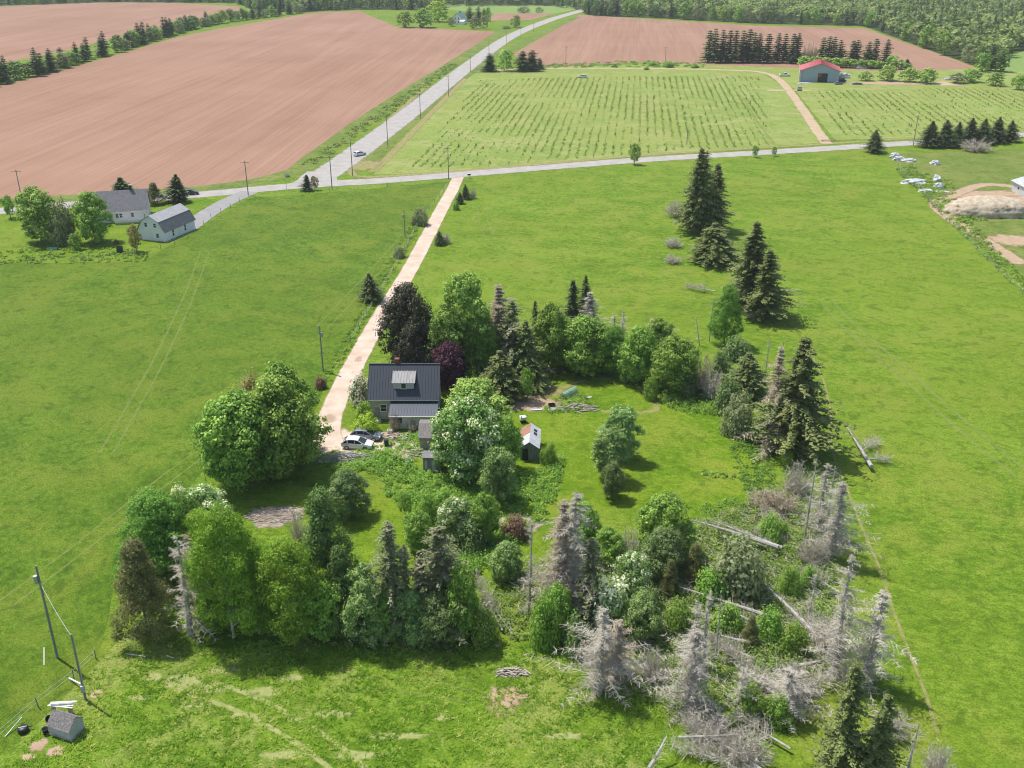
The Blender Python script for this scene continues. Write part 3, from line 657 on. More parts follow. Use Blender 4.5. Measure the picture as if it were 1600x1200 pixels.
def plant_at(kind, P, h, wd, label, group=None, lean=None, rz=None):
    pk, cm, tm, cat = KINDS[kind]; k = _cnt.get(pk, 0); _cnt[pk] = k+1; var = PROTO[pk][k % len(PROTO[pk])]
    name = NAMES.get(kind, 'bush' if cat == 'bush' else 'leafy_tree')
    o = empty(name, P, trng.uniform(0, 6.283) if rz is None else rz, label, cat, group)
    if lean: o.rotation_euler = (lean[0], lean[1], o.rotation_euler[2])
    s = wd/var[3]; o.scale = (s, s, h/var[2])
    if pk in ('bush', 'flower', 'brush'): link('stem', var[0], M[tm], o)
    else: link('trunk', var[0], M[tm], o)
    link('branches' if cat == 'dead tree' else 'crown', var[1], M[cm], o)
    return o
def plant(kind, px, by, ty, wpx, label, group=None, lean=None):
    P = at(px, by); h = height_to(P, ty); sc = scale_at((P.x, P.y, h*.5))
    fw = 1.0 if by > 1200 else 1.28 if kind in ('spruce', 'wide') and px > 1040 and by < 720 else 1.08 if kind == 'chestnut' else 1.45 if kind == 'sparse' else 1.12 if kind in ('spruce', 'darkspruce', 'wide', 'fars') else 1.2 if KINDS[kind][0] in ('maple', 'oval', 'birch', 'larch', 'dense', 'chestnut', 'farb') else 1.0
    return plant_at(kind, P, h, wpx/sc*fw, label, group, lean)

# ------------------------------------------------------------------ farmhouse
def window(parent, c, wd, ht, face='y', sash=True, frame=.09, name='window'):
    """window on a wall looking towards -Y (face y) or +X (face x); c is the centre on the wall plane"""
    fr = MB(); gl = MB(); x, y, z = c
    def bx(mb, dx, dz, sx, sz, proud, th):
        if face == 'y': mb.box((x+dx, y-proud, z+dz), (sx, th, sz))
        elif face == 'x': mb.box((x+proud, y+dx, z+dz), (th, sx, sz))
        else: mb.box((x-proud, y+dx, z+dz), (th, sx, sz))
    bx(gl, 0, 0, wd-.02, ht-.02, .012, .02)
    for s in (-1, 1):
        bx(fr, s*(wd/2), 0, frame, ht+frame, .03, .06); bx(fr, 0, s*(ht/2), wd-frame, frame, .03, .06)
    if sash: bx(fr, 0, 0, wd-frame, frame*.8, .028, .05)
    f = fr.build(name, M['trim'], parent); gl.build('pane', M['glass'], f); return f
def ribbed_slope(name, x0, x1, ya, za, yb, zb, mat, parent, th=.06, rib=.42, rh=.05):
    """metal roof slope from eave (ya, za) to ridge (yb, zb) with standing ribs"""
    mb = MB(); d = Vector((0, yb-ya, zb-za)).normalized(); n = Vector((0, -d.z, d.y))
    if n.z < 0: n = -n
    a = Vector((0, ya, za)); b = Vector((0, yb, zb))
    mb.add([Vector((x0, *(a)[1:])), Vector((x1, *(a)[1:])), Vector((x1, *(b)[1:])), Vector((x0, *(b)[1:]))] + [Vector((x, *(q+n*th)[1:])) for x, q in ((x0, a), (x1, a), (x1, b), (x0, b))], [(3, 2, 1, 0), (4, 5, 6, 7), (0, 1, 5, 4), (1, 2, 6, 5), (2, 3, 7, 6), (3, 0, 4, 7)])
    o = mb.build(name, mat, parent); r = MB(); k = int((x1-x0)/rib)
    for i in range(k+1):
        x = x0+(x1-x0)*(i/k); x = min(max(x, x0+.02), x1-.02); r.bar(Vector((x, *(a+n*(th+rh/2-.004))[1:])), Vector((x, *(b+n*(th+rh/2-.004))[1:])), 0.06, rh)
    r.build('rib', mat, o)
    return o
hp = at(632, 655)
house = empty('farmhouse', hp, R(0), 'grey shingled farmhouse with charcoal metal roof and pale dormer at driveway end', 'house')
W2, DP, EV, RG = 4.95, 7.2, 3.75, 7.25
MB().prism([(0, -.2), (DP, -.2), (DP, EV), (DP/2, RG), (0, EV)], -W2, W2, axis='x').build('wall', M['shingle'], house)
ribbed_slope('roof', -W2-.3, W2+.3, -.45, EV-.42, DP/2-.02, RG+.03, M['darkroof'], house)
ribbed_slope('roof', -W2-.3, W2+.3, DP+.45, EV-.42, DP/2+.02, RG+.03, M['darkroof'], house)
MB().box((0, DP/2, RG+.12), (2*W2+.66, .34, .05)).build('ridge_cap', M['darkroof'], house)
b = MB(); b.box((0, -.47, EV-.46), (2*W2+.5, .05, .16)); b.build('fascia', M['trim'], house)
ch = MB().box((-1.15, DP/2+.35, RG+.2), (.62, .62, 1.1)).build('chimney', M['brick'], house)
MB().box((-1.15, DP/2+.35, RG+.78), (.70, .70, .08)).build('chimney_cap', M['brick'], ch)
# lean-to
LX0, LX1, LD = -1.75, W2+.02, 3.1
MB().prism([(-LD, -.2), (-.003, -.2), (-.003, 2.85), (-LD, 2.15)], LX0, LX1, axis='x').build('lean_to_wall', M['palewall'], house)
ribbed_slope('lean_to_roof', LX0-.15, LX1+.12, -LD-.28, 2.12, -.02, 2.90, M['midroof'], house)
d = MB(); d.bar((LX1+.02, -LD-.08, .1), (LX1+.02, -LD-.08, 2.2), .10); d.build('downspout', M['trim'], house)
g = MB(); g.box((0.5*(LX0+LX1), -LD-.34, 2.1), (LX1-LX0+.2, .12, .12)); g.build('gutter', M['trim'], house)
window(house, (-3.0, -.002, 1.85), .95, 1.15)
window(house, (-.35, -LD-.002, 1.35), .85, .9, sash=False, frame=.07)
dr = MB(); dr.box((-3.95, -.02, .95), (.85, .06, 1.9)); dr.build('door', M['darkwall'], house)
# dormer
DX0, DX1 = -1.45, 1.5
slope = (RG-EV)/(DP/2)
y0d = .75; zb = EV+slope*y0d
dm = MB().prism([(y0d, zb-.2), (y0d+2.6, zb-.2), (y0d+2.6, zb+2.2), (y0d, zb+1.15)], DX0, DX1, axis='x').build('dormer_wall', M['palewall'], house)
ribbed_slope('dormer_roof', DX0-.22, DX1+.22, y0d-.3, zb+1.10, y0d+2.65, zb+2.28, M['lightroof'], house)
window(house, (0.02, y0d-.002, zb+.55), .75, .85, sash=False, frame=.1, name='dormer_window')
for y in (2.0, 5.2): window(house, (W2+.002, y, 1.7), .9, 1.2, face='x')
window(house, (W2+.002, 3.6, 4.9), .9, 1.2, face='x')
MB().box((LX1+.85, -LD*.45, .95), (1.3, 1.4, 1.9)).build('side_porch', M['palewall'], house)
MB().box((LX1+.85, -LD*.45, 1.95), (1.5, 1.6, .08)).build('porch_roof', M['darkroof'], house)
MB().box((-3.95, -.75, .12), (1.2, 1.3, .24)).build('doorstep', M['concrete'], house)

# ------------------------------------------------------------------ white house and gambrel barn
wp = at(192, 347)
wh = empty('white_house', wp, R(16), 'white cape house with grey shingled roof behind the left garden trees', 'house')
w2, dp, ev, rg = 6.3, 8.6, 2.75, 6.9
MB().prism([(0, -.2), (dp, -.2), (dp, ev), (dp/2, rg), (0, ev)], -w2, w2, axis='x').build('wall', M['white'], wh)
for a, bb in ((-.35, dp/2-.02), (dp+.35, dp/2+.02)):
    z0 = ev-.3; mb = MB(); n = .09
    mb.add([(-w2-.3, a, z0), (w2+.3, a, z0), (w2+.3, bb, rg+.06), (-w2-.3, bb, rg+.06), (-w2-.3, a, z0+n), (w2+.3, a, z0+n), (w2+.3, bb, rg+.06+n), (-w2-.3, bb, rg+.06+n)], [(3, 2, 1, 0), (4, 5, 6, 7), (0, 1, 5, 4), (1, 2, 6, 5), (2, 3, 7, 6), (3, 0, 4, 7)])
    mb.build('roof', M['greyroof'], wh)
c_ = MB().box((2.6, dp/2+.2, rg+.5), (.7, .7, 1.4)).build('chimney', M['cardark'], wh)
MB().box((2.6, dp/2+.2, rg+1.25), (.85, .85, .1)).build('chimney_cap', M['concrete'], c_)
for x in (-4, -1.1, -.2, 2.5): window(wh, (x, -.002, 1.65), .7, 1.0)
for y in (2.4, 6.0): window(wh, (w2+.002, y, 1.5), .8, 1.2, face='x')
window(wh, (w2+.002, dp/2, 4.6), .8, 1.2, face='x')
MB().box((0, -.36, ev-.28), (2*w2+.4, .05, .2)).build('fascia', M['trim'], wh)
MB().box((1.6, -1.3, .25), (6.5, 2.5, .5)).build('deck', M['wood'], wh)
MB().box((1.6, -2.5, .85), (6.5, .06, .7)).build('deck_skirt', M['trim'], wh)

A_, B_, C_ = at(218, 374), at(259, 378), at(291, 362)
gx = (B_-A_); gl_ = gx.length; gang = math.atan2(gx.y, gx.x); gd = (C_-B_).length
barn = empty('gambrel_barn', (A_+B_)/2, gang, 'white gambrel barn with grey roof beside the paved driveway', 'barn')
hw = gl_/2; BD = 12.0
prof = [(-hw, -.2), (hw, -.2), (hw, 2.5), (hw*.66, 4.55), (0, 5.9), (-hw*.66, 4.55), (-hw, 2.5)]
MB().prism(prof, 0, BD).build('wall', M['white'], barn)
def slab(p, q, th, y0, y1, ext=0.0):
    a = Vector((p[0], 0, p[1])); bq = Vector((q[0], 0, q[1])); dv = (bq-a).normalized(); a = a-dv*ext; n = Vector((-dv.z, 0, dv.x)); n = n if n.z > 0 else -n
    P = [a, bq, bq+n*th, a+n*th]; return MB().prism([(v.x, v.z) for v in P], y0, y1)
for s in (-1, 1):
    slab((s*hw, 2.52), (s*hw*.66, 4.56), .09, -.3, BD+.3, .45).build('lower_roof', M['greyroof'], barn)
    slab((s*hw*.66, 4.57), (0, 5.92), .10, -.3, BD+.3, .06).build('upper_roof', M['paleroof'], barn)
for s in (-1, 1):
    window(barn, (s*hw*.34, -.002, 3.7), .75, .95)
window(barn, (hw*.45, -.002, 1.3), .75, 1.0)
for y in (3.2, 8.0):
    f = window(barn, (hw+.002, y, 1.35), .7, 1.5, face='x')
MB().box((hw+.02, 5.6, 1.05), (.06, 1.0, 2.1)).build('side_door', M['trim'], barn)
MB().box((-hw*.5, 1.0, 5.6), (.35, .35, 1.2)).build('flue', M['metal'], barn)
MB().box((-hw*.1, -.035, 1.0), (1.0, .06, 2.0)).build('door', M['trim'], barn)

# ------------------------------------------------------------------ red roofed barn
rb = empty('red_roof_barn', at(1280, 128.5), R(-14), 'blue grey barn with red metal roof and an open doorway', 'barn')
rw, rdp, rev, rrg = 9.0, 20.0, 5.4, 8.6
MB().prism([(-rw, -.2), (rw, -.2), (rw, rev), (0, rrg), (-rw, rev)], 0, rdp).build('wall', M['blueside'], rb)
for s in (-1, 1):
    o = slab((s*rw, rev+.02), (0, rrg+.02), .18, -.6, rdp+.6, .8).build('roof', M['redroof'], rb)
    r_ = MB()
    for k in range(25):
        y = -.5+k*.87; r_.bar((s*(rw+.6), y, rev-.02), (s*.02, y, rrg+.24), .08, .07)
    r_.build('rib', M['redroof'], o)
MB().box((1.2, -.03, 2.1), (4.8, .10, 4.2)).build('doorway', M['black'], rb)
MB().box((-1.1, -.16, 2.1), (.35, .14, 4.3)).build('door_post', M['wood'], rb)
MB().box((-.1, -.10, 3.2), (1.7, .08, 1.8)).build('sliding_door', M['brick'], rb)
MB().box((-rw-.35, 3.0, 2.4), (.8, 7, 4.6)).build('side_panel', M['sheetmetal'], rb)

# ------------------------------------------------------------------ far white house, building at the right edge
fh = empty('far_white_house', at(714, 38), R(-22), 'distant white house with green roof among dark trees', 'house')
MB().prism([(-3.6, -.2), (3.6, -.2), (3.6, 5.2), (0, 8.6), (-3.6, 5.2)], 0, 11).build('wall', M['white'], fh)
for s in (-1, 1): slab((s*3.6, 5.22), (0, 8.62), .15, -.4, 11.4, .5).build('roof', M['greenroof'], fh)
for x, z in ((-1.6, 1.6), (1.6, 1.6), (-1.5, 4.4), (1.5, 4.4)): window(fh, (x, -.002, z), 1.0, 1.5)
for y in (2.5, 5.5, 8.5): window(fh, (3.602, y, 1.8), 1.0, 1.5, face='x')
MB().prism([(-3.4, -.2), (0, -.2), (0, 3.6), (-3.4, 2.6)], 3.62, 7.6, axis='x').build('porch', M['white'], fh)
MB().box((0, 6, 8.8), (.9, .9, 1.6)).build('chimney', M['brick'], fh)

ca = at(1580, 298); cb = at(1602, 310)
eb = empty('long_shed', ca, math.atan2(cb.y-ca.y, cb.x-ca.x), 'long low white roofed shed at the right edge of the yard', 'shed')
MB().prism([(0, -.2), (11, -.2), (11, 2.9), (5.5, 4.6), (0, 2.9)], -.0, 30, axis='x').build('wall', M['sheetmetal'], eb)
for y0_, y1_ in ((-.5, 5.48), (11.5, 5.52)):
    ribbed_slope('roof', -.5, 30.5, y0_, 2.76, y1_, 4.66, M['sheetmetal'], eb, rib=.9)
for x in (4, 10, 16, 22): window(eb, (x, -.002, 1.6), 1.2, .8, sash=False)

# ------------------------------------------------------------------ sheds by the house
rs = empty('tin_roof_shed', at(827, 719), R(-3), 'small dark shed with pale and rusty tin roof sheets', 'shed')
sw, sd, se, sr = 1.22, 5.2, 2.0, 2.85
wl = MB(); wl.prism([(-sw, -.2), (sw, -.2), (sw, se), (0, sr), (-sw, se)], 0, sd); wl.build('wall', M['darkwall'], rs)
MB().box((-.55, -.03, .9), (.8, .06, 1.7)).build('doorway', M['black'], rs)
nsh = 6; rngs = random.Random(5)
for s in (-1, 1):
    for k in range(nsh):
        y0 = -.3+k*(sd+.6)/nsh; y1 = y0+(sd+.6)/nsh+.06
        rust = (s == -1 and k >= 3)
        gap = (s == 1 and k in (3, 4))
        if gap:   # holed sheets: narrow strips left
            slab((s*sw, se+.03), (s*sw*.78, se+.03+(sr-se)*.22), .025, y0, y1, .25).build('roof_sheet', M['sheetmetal'], rs)
            slab((s*sw*.4, se+.03+(sr-se)*.6), (0, sr+.03), .025, y0, y1, 0).build('roof_sheet', M['sheetmetal'], rs)
            slab((s*sw*.8, se+.02+(sr-se)*.2), (s*sw*.4, se+.02+(sr-se)*.6), .02, y0, y0+.28, 0).build('roof_batten', M['wood'], rs)
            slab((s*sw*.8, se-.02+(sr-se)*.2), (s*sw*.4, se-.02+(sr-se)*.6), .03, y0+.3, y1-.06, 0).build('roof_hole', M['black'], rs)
            continue
        dz = .03+(k % 2)*.014
        slab((s*sw, se+dz), (0, sr+dz), .025, y0, y1, .25+rngs.uniform(-.04, .06)).build('roof_sheet', M['rust'] if rust else M['sheetmetal'], rs)
ds = empty('dark_shed', at(675, 738), R(-4), 'small dark lean-to shed with pale door left of the chestnut', 'shed')
MB().prism([(0, -.2), (2.1, -.2), (2.1, 1.9), (0, 2.2)], -1.15, 1.15, axis='x').build('wall', M['darkwall'], ds)
MB().prism([(-.25, 2.20), (2.3, 1.92), (2.3, 2.02), (-.25, 2.30)], -1.35, 1.35, axis='x').build('roof', M['greyroof'], ds)
MB().box((.25, -.03, 1.0), (.5, .06, 1.7)).build('door', M['greywall'], ds)
MB().box((-.75, -.03, 1.1), (.35, .05, 1.3)).build('boards', M['greywall'], ds)
gs = empty('grey_roof_shed', at(672, 703), R(0), 'grey roofed shed between the farmhouse and the dark shed', 'shed')
MB().prism([(0, -.2), (3.6, -.2), (3.6, 2.7), (1.8, 3.1), (0, 2.0)], -1.4, 1.6, axis='x').build('wall', M['shingle'], gs)
MB().prism([(-.3, 1.88), (1.8, 3.13), (1.8, 3.23), (-.3, 1.98)], -1.6, 1.8, axis='x').build('roof', M['oldshingle'], gs)
MB().prism([(1.82, 3.13), (3.9, 2.68), (3.9, 2.78), (1.82, 3.23)], -1.6, 1.8, axis='x').build('roof', M['oldshingle'], gs)

# ------------------------------------------------------------------ pump shed bottom left and what lies round it
sl_, sc_, sr_ = at(78, 1147), at(112, 1158), at(133, 1139)
ang = math.atan2((sc_-sl_).y, (sc_-sl_).x)
ps = empty('pump_shed', sl_.lerp(sc_, .5), ang, 'small grey pump shed with shingled gable roof in the near field', 'shed')
pw = (sc_-sl_).length/2; pd = 1.65
fl = [(0, .0), (pd, .0), (pd, 1.25), (pd*.55, 1.95), (0, 1.15)]
MB().prism(fl, -pw, pw, axis='x').build('wall', M['greywall'], ps)
for (ya, za, yb, zb2) in ((-.12, 1.02, pd*.55, 1.97), (pd+.1, 1.14, pd*.55+.01, 1.97)):
    dv = Vector((0, yb-ya, zb2-za)); n = 7; up = Vector((0, -dv.z, dv.y)).normalized(); up = up if up.z > 0 else -up
    rf = MB()
    rf.add([Vector((-pw-.06, ya, za)), Vector((pw+.06, ya, za)), Vector((pw+.06, yb, zb2)), Vector((-pw-.06, yb, zb2))]+[Vector(q)+up*.03 for q in ((-pw-.06, ya, za), (pw+.06, ya, za), (pw+.06, yb, zb2), (-pw-.06, yb, zb2))], [(3, 2, 1, 0), (4, 5, 6, 7), (0, 1, 5, 4), (1, 2, 6, 5), (2, 3, 7, 6), (3, 0, 4, 7)])
    roof = rf.build('roof', M['oldshingle'], ps)
    srng = random.Random(3); shg = MB()
    for i in range(n):
        x = -pw-.06
        while x < pw+.03:
            wdt = min(srng.uniform(.16, .3), pw+.06-x)
            a = Vector((0, ya, za))+dv*(i/n); q = Vector((0, ya, za))+dv*min(1, (i+1.1)/n); lift = .032+srng.uniform(0, .012)
            pts = [Vector((x, a.y, a.z))+up*(lift+.014), Vector((x+wdt-.012, a.y, a.z))+up*(lift+.014), Vector((x+wdt-.012, q.y, q.z))+up*lift, Vector((x, q.y, q.z))+up*lift]
            shg.add(pts+[p-up*.02 for p in pts], [(0, 1, 2, 3), (7, 6, 5, 4), (0, 4, 5, 1), (1, 5, 6, 2), (2, 6, 7, 3), (3, 7, 4, 0)]); x += wdt
    tag(shg.build('shingles', M['oldshingle'], roof), kind='stuff')
MB().box((0, -.03, .06), (2*pw+.1, .07, .16)).build('base_board', M['wood'], ps)
MB().box((pw+.03, pd/2, .06), (.07, pd, .16)).build('base_board', M['wood'], ps)
b1 = at(97, 1120)
desc = ['nearest the shed roof', 'second from the shed roof', 'third from the shed roof', 'farthest from the shed roof', 'topmost of the bundle']
for i in range(5):
    mb = MB(); mb.box((0, 0, 0), (2.35-.1*(i % 3), .14, .05)); o = mb.build('white_board', M['whitepipe'])
    o.location = (b1.x+.05*i, b1.y+.05+i*.17 if i < 4 else b1.y+.3, 1.15+(.03*i if i < 4 else .22)); o.rotation_euler = (0, R(2-i), R(-6+i*3))
    tag(o, 'long white board in the bundle behind the pump shed, '+desc[i], 'board', 'white boards on the pump shed')
rk = empty('board_rack', (b1.x, b1.y+.25, 0), R(-4), 'low wooden trestle carrying white boards behind the pump shed', 'rack')
for s in (-1, 1): MB().box((s*.8, 0, .55), (.08, .6, 1.1)).build('trestle', M['wood'], rk)
def tub(px, py, r, h, label, name='black_tub', tilt=0):
    mb = MB(); n = 14; prof = [(r*.8, 0), (r, h), (r*1.08, h), (r*1.08, h+.03), (r*.93, h+.03), (r*.74, .05)]
    V = [(p*math.cos(2*math.pi*k/n), p*math.sin(2*math.pi*k/n), z) for p, z in prof for k in range(n)]
    Fc = [(j*n+k, j*n+(k+1) % n, (j+1)*n+(k+1) % n, (j+1)*n+k) for j in range(len(prof)-1) for k in range(n)]+[tuple(range(n-1, -1, -1)), tuple(range(5*n, 6*n))]
    mb.add(V, Fc); o = mb.build(name, M['black'], None, True); o.location = at(px, py); o.rotation_euler = (R(tilt), R(tilt*.6), .4)
    return tag(o, label, 'tub')
tub(72, 1146, .28, .55, 'black plastic tub standing left of the pump shed')
tub(75, 1125, .30, .45, 'black plastic tub tipped behind the pump shed', tilt=35)
kt = empty('black_drum', at(37, 1143), R(20), 'round black drum with lid lying near white stick', 'drum')
mb = MB(); n = 18
prof = [(.38, 0), (.47, .1), (.47, .42), (.40, .50), (.12, .54)]
V = [(p*math.cos(2*math.pi*k/n), p*math.sin(2*math.pi*k/n), z) for p, z in prof for k in range(n)]
mb.add(V, [(j*n+k, j*n+(k+1) % n, (j+1)*n+(k+1) % n, (j+1)*n+k) for j in range(4) for k in range(n)]+[tuple(range(n-1, -1, -1)), tuple(range(4*n, 5*n))])
mb.build('barrel', M['black'], kt, True); MB().box((.62, .1, .36), (.34, .12, .07)).build('handle', M['black'], kt)
MB().box((0, 0, .53), (.7, .06, .05)).build('lid_bar', M['metal'], kt)
def stick(p0, p1, z0, z1, wd, mat, name, label, cat):
    a = at(*p0); b = at(*p1); mb = MB(); mb.bar((0, 0, z0), (b.x-a.x, b.y-a.y, z1), wd); o = mb.build(name, M[mat]); o.location = a; return tag(o, label, cat)
stick((8, 1152), (36, 1127), .06, .5, .06, 'whitepipe', 'white_stick', 'white stick leaning on the round black drum', 'stick')
stick((69, 1040), (69, 1012), .04, .04, .07, 'whitepipe', 'white_stick', 'white stick lying in the grass below the tall pole', 'stick')
stick((108, 1061), (128, 1078), .1, .7, .13, 'whitepipe', 'white_board', 'white board propped against the short utility pole', 'board')
stick((197, 1022), (228, 1027), .05, .05, .09, 'whitepipe', 'fallen_stick', 'pale stick in the grass below the brownish cedar', 'stick')
stick((260, 1025), (272, 1029), .05, .05, .09, 'whitepipe', 'fallen_stick', 'short pale stick in grass right of the longer one', 'stick')

# ------------------------------------------------------------------ utility poles
def pole(px, by, ty, label, group=None, arm=True, can=False, r=.13, dz=0.0, armdir=0.3, meter=False):
    P = at(px, by); h = height_to(P, ty); o = empty('utility_pole', P, armdir, label, 'utility pole', group)
    MB().tube([(0, 0, -.5), (0, 0, h*.5), (0, 0, h)], [r, r*.9, r*.72], 8).build('post', M['pole'], o)
    if arm:
        MB().box((0, .13, h-.55), (2.3, .09, .11)).build('crossarm', M['pole'], o)
        for x in (-1.05, -.45, .45, 1.05):
            MB().tube([(x, .13, h-.5), (x, .13, h-.3)], [.05, .035], 6).build('insulator', M['lamp'], o)
    if can: MB().tube([(-.28, 0, h-1.9), (-.28, 0, h-1.1)], .2, 8).build('transformer', M['metal'], o)
    if meter: MB().box((0, -.2, 1.4), (.35, .18, .7)).build('meter_box', M['greywall'], o); MB().tube([(.1, -.1, 1.5), (.1, -.1, h-.4)], .045, 6).build('conduit', M['metal'], o)
    return P, h
PO = {}
PO['tall'] = pole(90, 1028, 884, 'tall utility pole standing in the left pasture above the pump shed', arm=False, can=True)
PO['short'] = pole(134, 1093, 991, 'short utility pole with meter box beside the pump shed', arm=False, meter=True, r=.12)
PO['drive'] = pole(505, 580, 509, 'utility pole beside the driveway near the big left maples', arm=False, can=True, armdir=2.8)
PO['drive2'] = pole(633, 372, 328, 'thin utility pole left of the driveway above the house', arm=False, can=True)
roadp = [(388, 305, 251, 'by the paved driveway of the white house'), (519, 297, 243, 'at the near side of the junction'), (551, 275, 221, 'at the grass corner of the junction'),
 (606, 229, 181, 'first up the far road past the junction'), (657, 185, 146, 'second up the far road past the junction'), (701, 151, 117, 'third up the far road past the junction'), (735, 113, 88, 'fourth up the far road past the junction'),
 (764, 84, 64, 'fifth up the far road, level with the roadside spruces'), (791, 71, 48, 'sixth up the far road past the junction'), (814, 59, 43, 'seventh up the far road past the junction'), (834, 50, 36, 'farthest visible up the far road'),
 (701, 280, 229, 'where the dirt driveway meets the road'), (1073, 226, 202, 'behind the spruce clump at the road'), (1427, 227, 180, 'left of the roadside conifer row'), (884, 104, 72, 'left one in front of the far right ploughed field'), (1039, 103, 73, 'right one in front of the far right ploughed field'), (36, 321, 265, 'behind the round tree at the far left road')]
for x, by, ty, l in roadp: PO[(x, by)] = pole(x, by, ty, 'utility pole '+l, 'utility poles along the roads', armdir=.9 if 600 < x < 840 and by < 240 else .2, r=.14)
def cable(a, b, za, zb_, sag, r, label):
    pts = []
    for k in range(13):
        t = k/12; pts.append((a.x+(b.x-a.x)*t, a.y+(b.y-a.y)*t, za+(zb_-za)*t-sag*4*t*(1-t)))
    o0 = pts[0]; mb = MB().tube([(p[0]-o0[0], p[1]-o0[1], p[2]-o0[2]) for p in pts], r, 4); o = mb.build('cable', M['wire']); o.location = o0
    return tag(o, label, 'cable')
cable(PO['tall'][0], PO['short'][0], PO['tall'][1]-1.9, PO['short'][1]-.2, .35, .025, 'pale cable sagging between the tall and the short near pole')
cable(PO[(884, 104)][0], PO[(1039, 103)][0], PO[(884, 104)][1]-.4, PO[(1039, 103)][1]-.4, 1.0, .035, 'power line across the far right ploughed field')

# ------------------------------------------------------------------ vehicles
def loft(sections, name, mat, parent, smooth=True):
    n = len(sections[0]); V = [p for s in sections for p in s]; mb = MB()
    Fc = [(i*n+k, i*n+(k+1) % n, (i+1)*n+(k+1) % n, (i+1)*n+k) for i in range(len(sections)-1) for k in range(n)]
    Fc += [tuple(range(n-1, -1, -1)), tuple(range(len(V)-n, len(V)))]
    mb.add(V, Fc); o = mb.build(name, mat, parent); 
    if smooth:
        bv = o.modifiers.new('bevel', 'BEVEL'); bv.width = .05; bv.segments = 2; bv.limit_method = 'ANGLE'; bv.angle_limit = R(35)
    return o
def car(P, rz, paint, label, style='hatch', name='parked_car', cat='car', L=4.35, Wd=1.8):
    o = empty(name, P, rz, label, cat); h = L/2
    st = [(-h, .42, .82, .74), (-h+.12, .30, .95, .84), (-h+.55, .24, .98, .90), (-.6, .22, .96, .90), (h-1.35, .22, .95, .90), (h-.55, .24, .88, .88), (h-.14, .30, .74, .80), (h, .40, .62, .66)]
    if style == 'pickup': st = [(x, zb, zt+.18, hw) for x, zb, zt, hw in st]
    sec = []
    for x, zb, zt, hw in st:
        hw *= Wd/1.8; sec.append([(x, -hw*.9, zb), (x, -hw, zb+.16), (x, -hw, zt-.2), (x, -hw*.93, zt), (x, hw*.93, zt), (x, hw, zt-.2), (x, hw, zb+.16), (x, hw*.9, zb)])
    loft(sec, 'body', M[paint], o)
    top = 1.50 if style != 'pickup' else 1.75; bz = .93 if style != 'pickup' else 1.08
    if style == 'pickup': g = [(-.55, bz, .80, .80), (-.40, top-.06, .70, .66), (.62, top-.06, .70, .66), (1.25, bz, .82, .80)]
    else: g = [(-h+.12, bz, .80, .80), (-h+.72, top-.10, .70, .66), (-.55, top-.02, .70, .68), (-.05, top-.04, .70, .66), (.28, top-.13, .69, .66), (h-.98, bz, .80, .80)]
    # glass house: side glass loft
    sec = []
    for x, zt, hw, ht in g:
        k = Wd/1.8; zt = max(zt, bz+.004); sec.append([(x, -.83*k, bz-.02), (x, -hw*k, zt), (x, hw*k, zt), (x, .83*k, bz-.02)])
    loft(sec, 'windows', M['glass'], o, False)
    # painted roof and pillars
    xs = [q for q in g if q[1] > bz+.2]; k = Wd/1.8
    sec = [[(x, -hw*k-.015, zt-.05), (x, -hw*k*.95, zt+.035), (x, hw*k*.95, zt+.035), (x, hw*k+.015, zt-.05)] for x, zt, hw, ht in xs]
    loft(sec, 'roof', M[paint], o)
    pl = MB()
    for s in (-1, 1):
        pl.bar((g[-1][0], s*.82*k, bz), (xs[-1][0], s*xs[-1][2]*k, xs[-1][1]), .07); pl.bar((g[0][0], s*.82*k, bz), (xs[0][0], s*xs[0][2]*k, xs[0][1]), .12 if style == 'hatch' else .08)
        pl.bar((-.15, s*.835*k, bz), (-.15, s*.725*k, top-.08), .07)
        if style == 'hatch': pl.bar((-1.2, s*.835*k, bz), (-1.25, s*.73*k, top-.1), .14)
    pl.build('pillars', M[paint], o)
    for x in (-h+.85, h-.88):
        for s in (-1, 1):
            y = s*(.80*k); wv = MB().tube([(x, y-.10, .33), (x, y+.10, .33)], .34, 16).build('wheel', M['tyre'], o); wv2 = MB().tube([(x, y+s*.085, .33), (x, y+s*.112, .33)], .21, 12).build('rim', M['rim'], wv)
    for s in (-1, 1):
        MB().box((h-.13, s*.60*k, .67), (.22, .30, .13)).build('headlight', M['lamp'], o); MB().box((-h+.10, s*.66*k, .80), (.16, .22, .22)).build('tail_light', M['taillamp'], o)
        MB().box((.85, s*.98*k, .98), (.14, .2, .12)).build('mirror', M[paint], o)
    if style == 'pickup': MB().box((-1.45, 0, 1.175), (1.5, 1.35, .02)).build('cargo_bed', M['cardark'], o)
    MB().box((h-.035, 0, .48), (.1, 1.0, .16)).build('grille', M['black'], o)
    return o
car(at(559, 699), R(-7), 'carwhite', 'white hatchback parked at the end of the dirt driveway')
car(at(573, 685), R(-10), 'carsilver', 'silver blue car parked behind the white hatchback')
car(at(910, 121.5), R(176), 'carwhite', 'white car standing in the upper edge of the plantation', L=4.9, Wd=1.9)
car(at(1226, 119), R(-4), 'carwhite', 'white pickup truck parked left of the red roofed barn', 'pickup', 'pickup_truck', 'truck', L=5.6, Wd=1.95)
car(at(1249, 141), R(250), 'carsilver', 'small blue grey car on the lane below the red roofed barn')
car(at(562, 243), R(48), 'carwhite', 'white car on the gravel road just past the junction', L=4.6)
car(at(298, 304), R(14), 'cardark', 'dark car on the road behind the garden conifer')
car(at(1310, 132), R(10), 'carsilver', 'dark blue vehicle at the right corner of the red roofed barn', L=4.2)

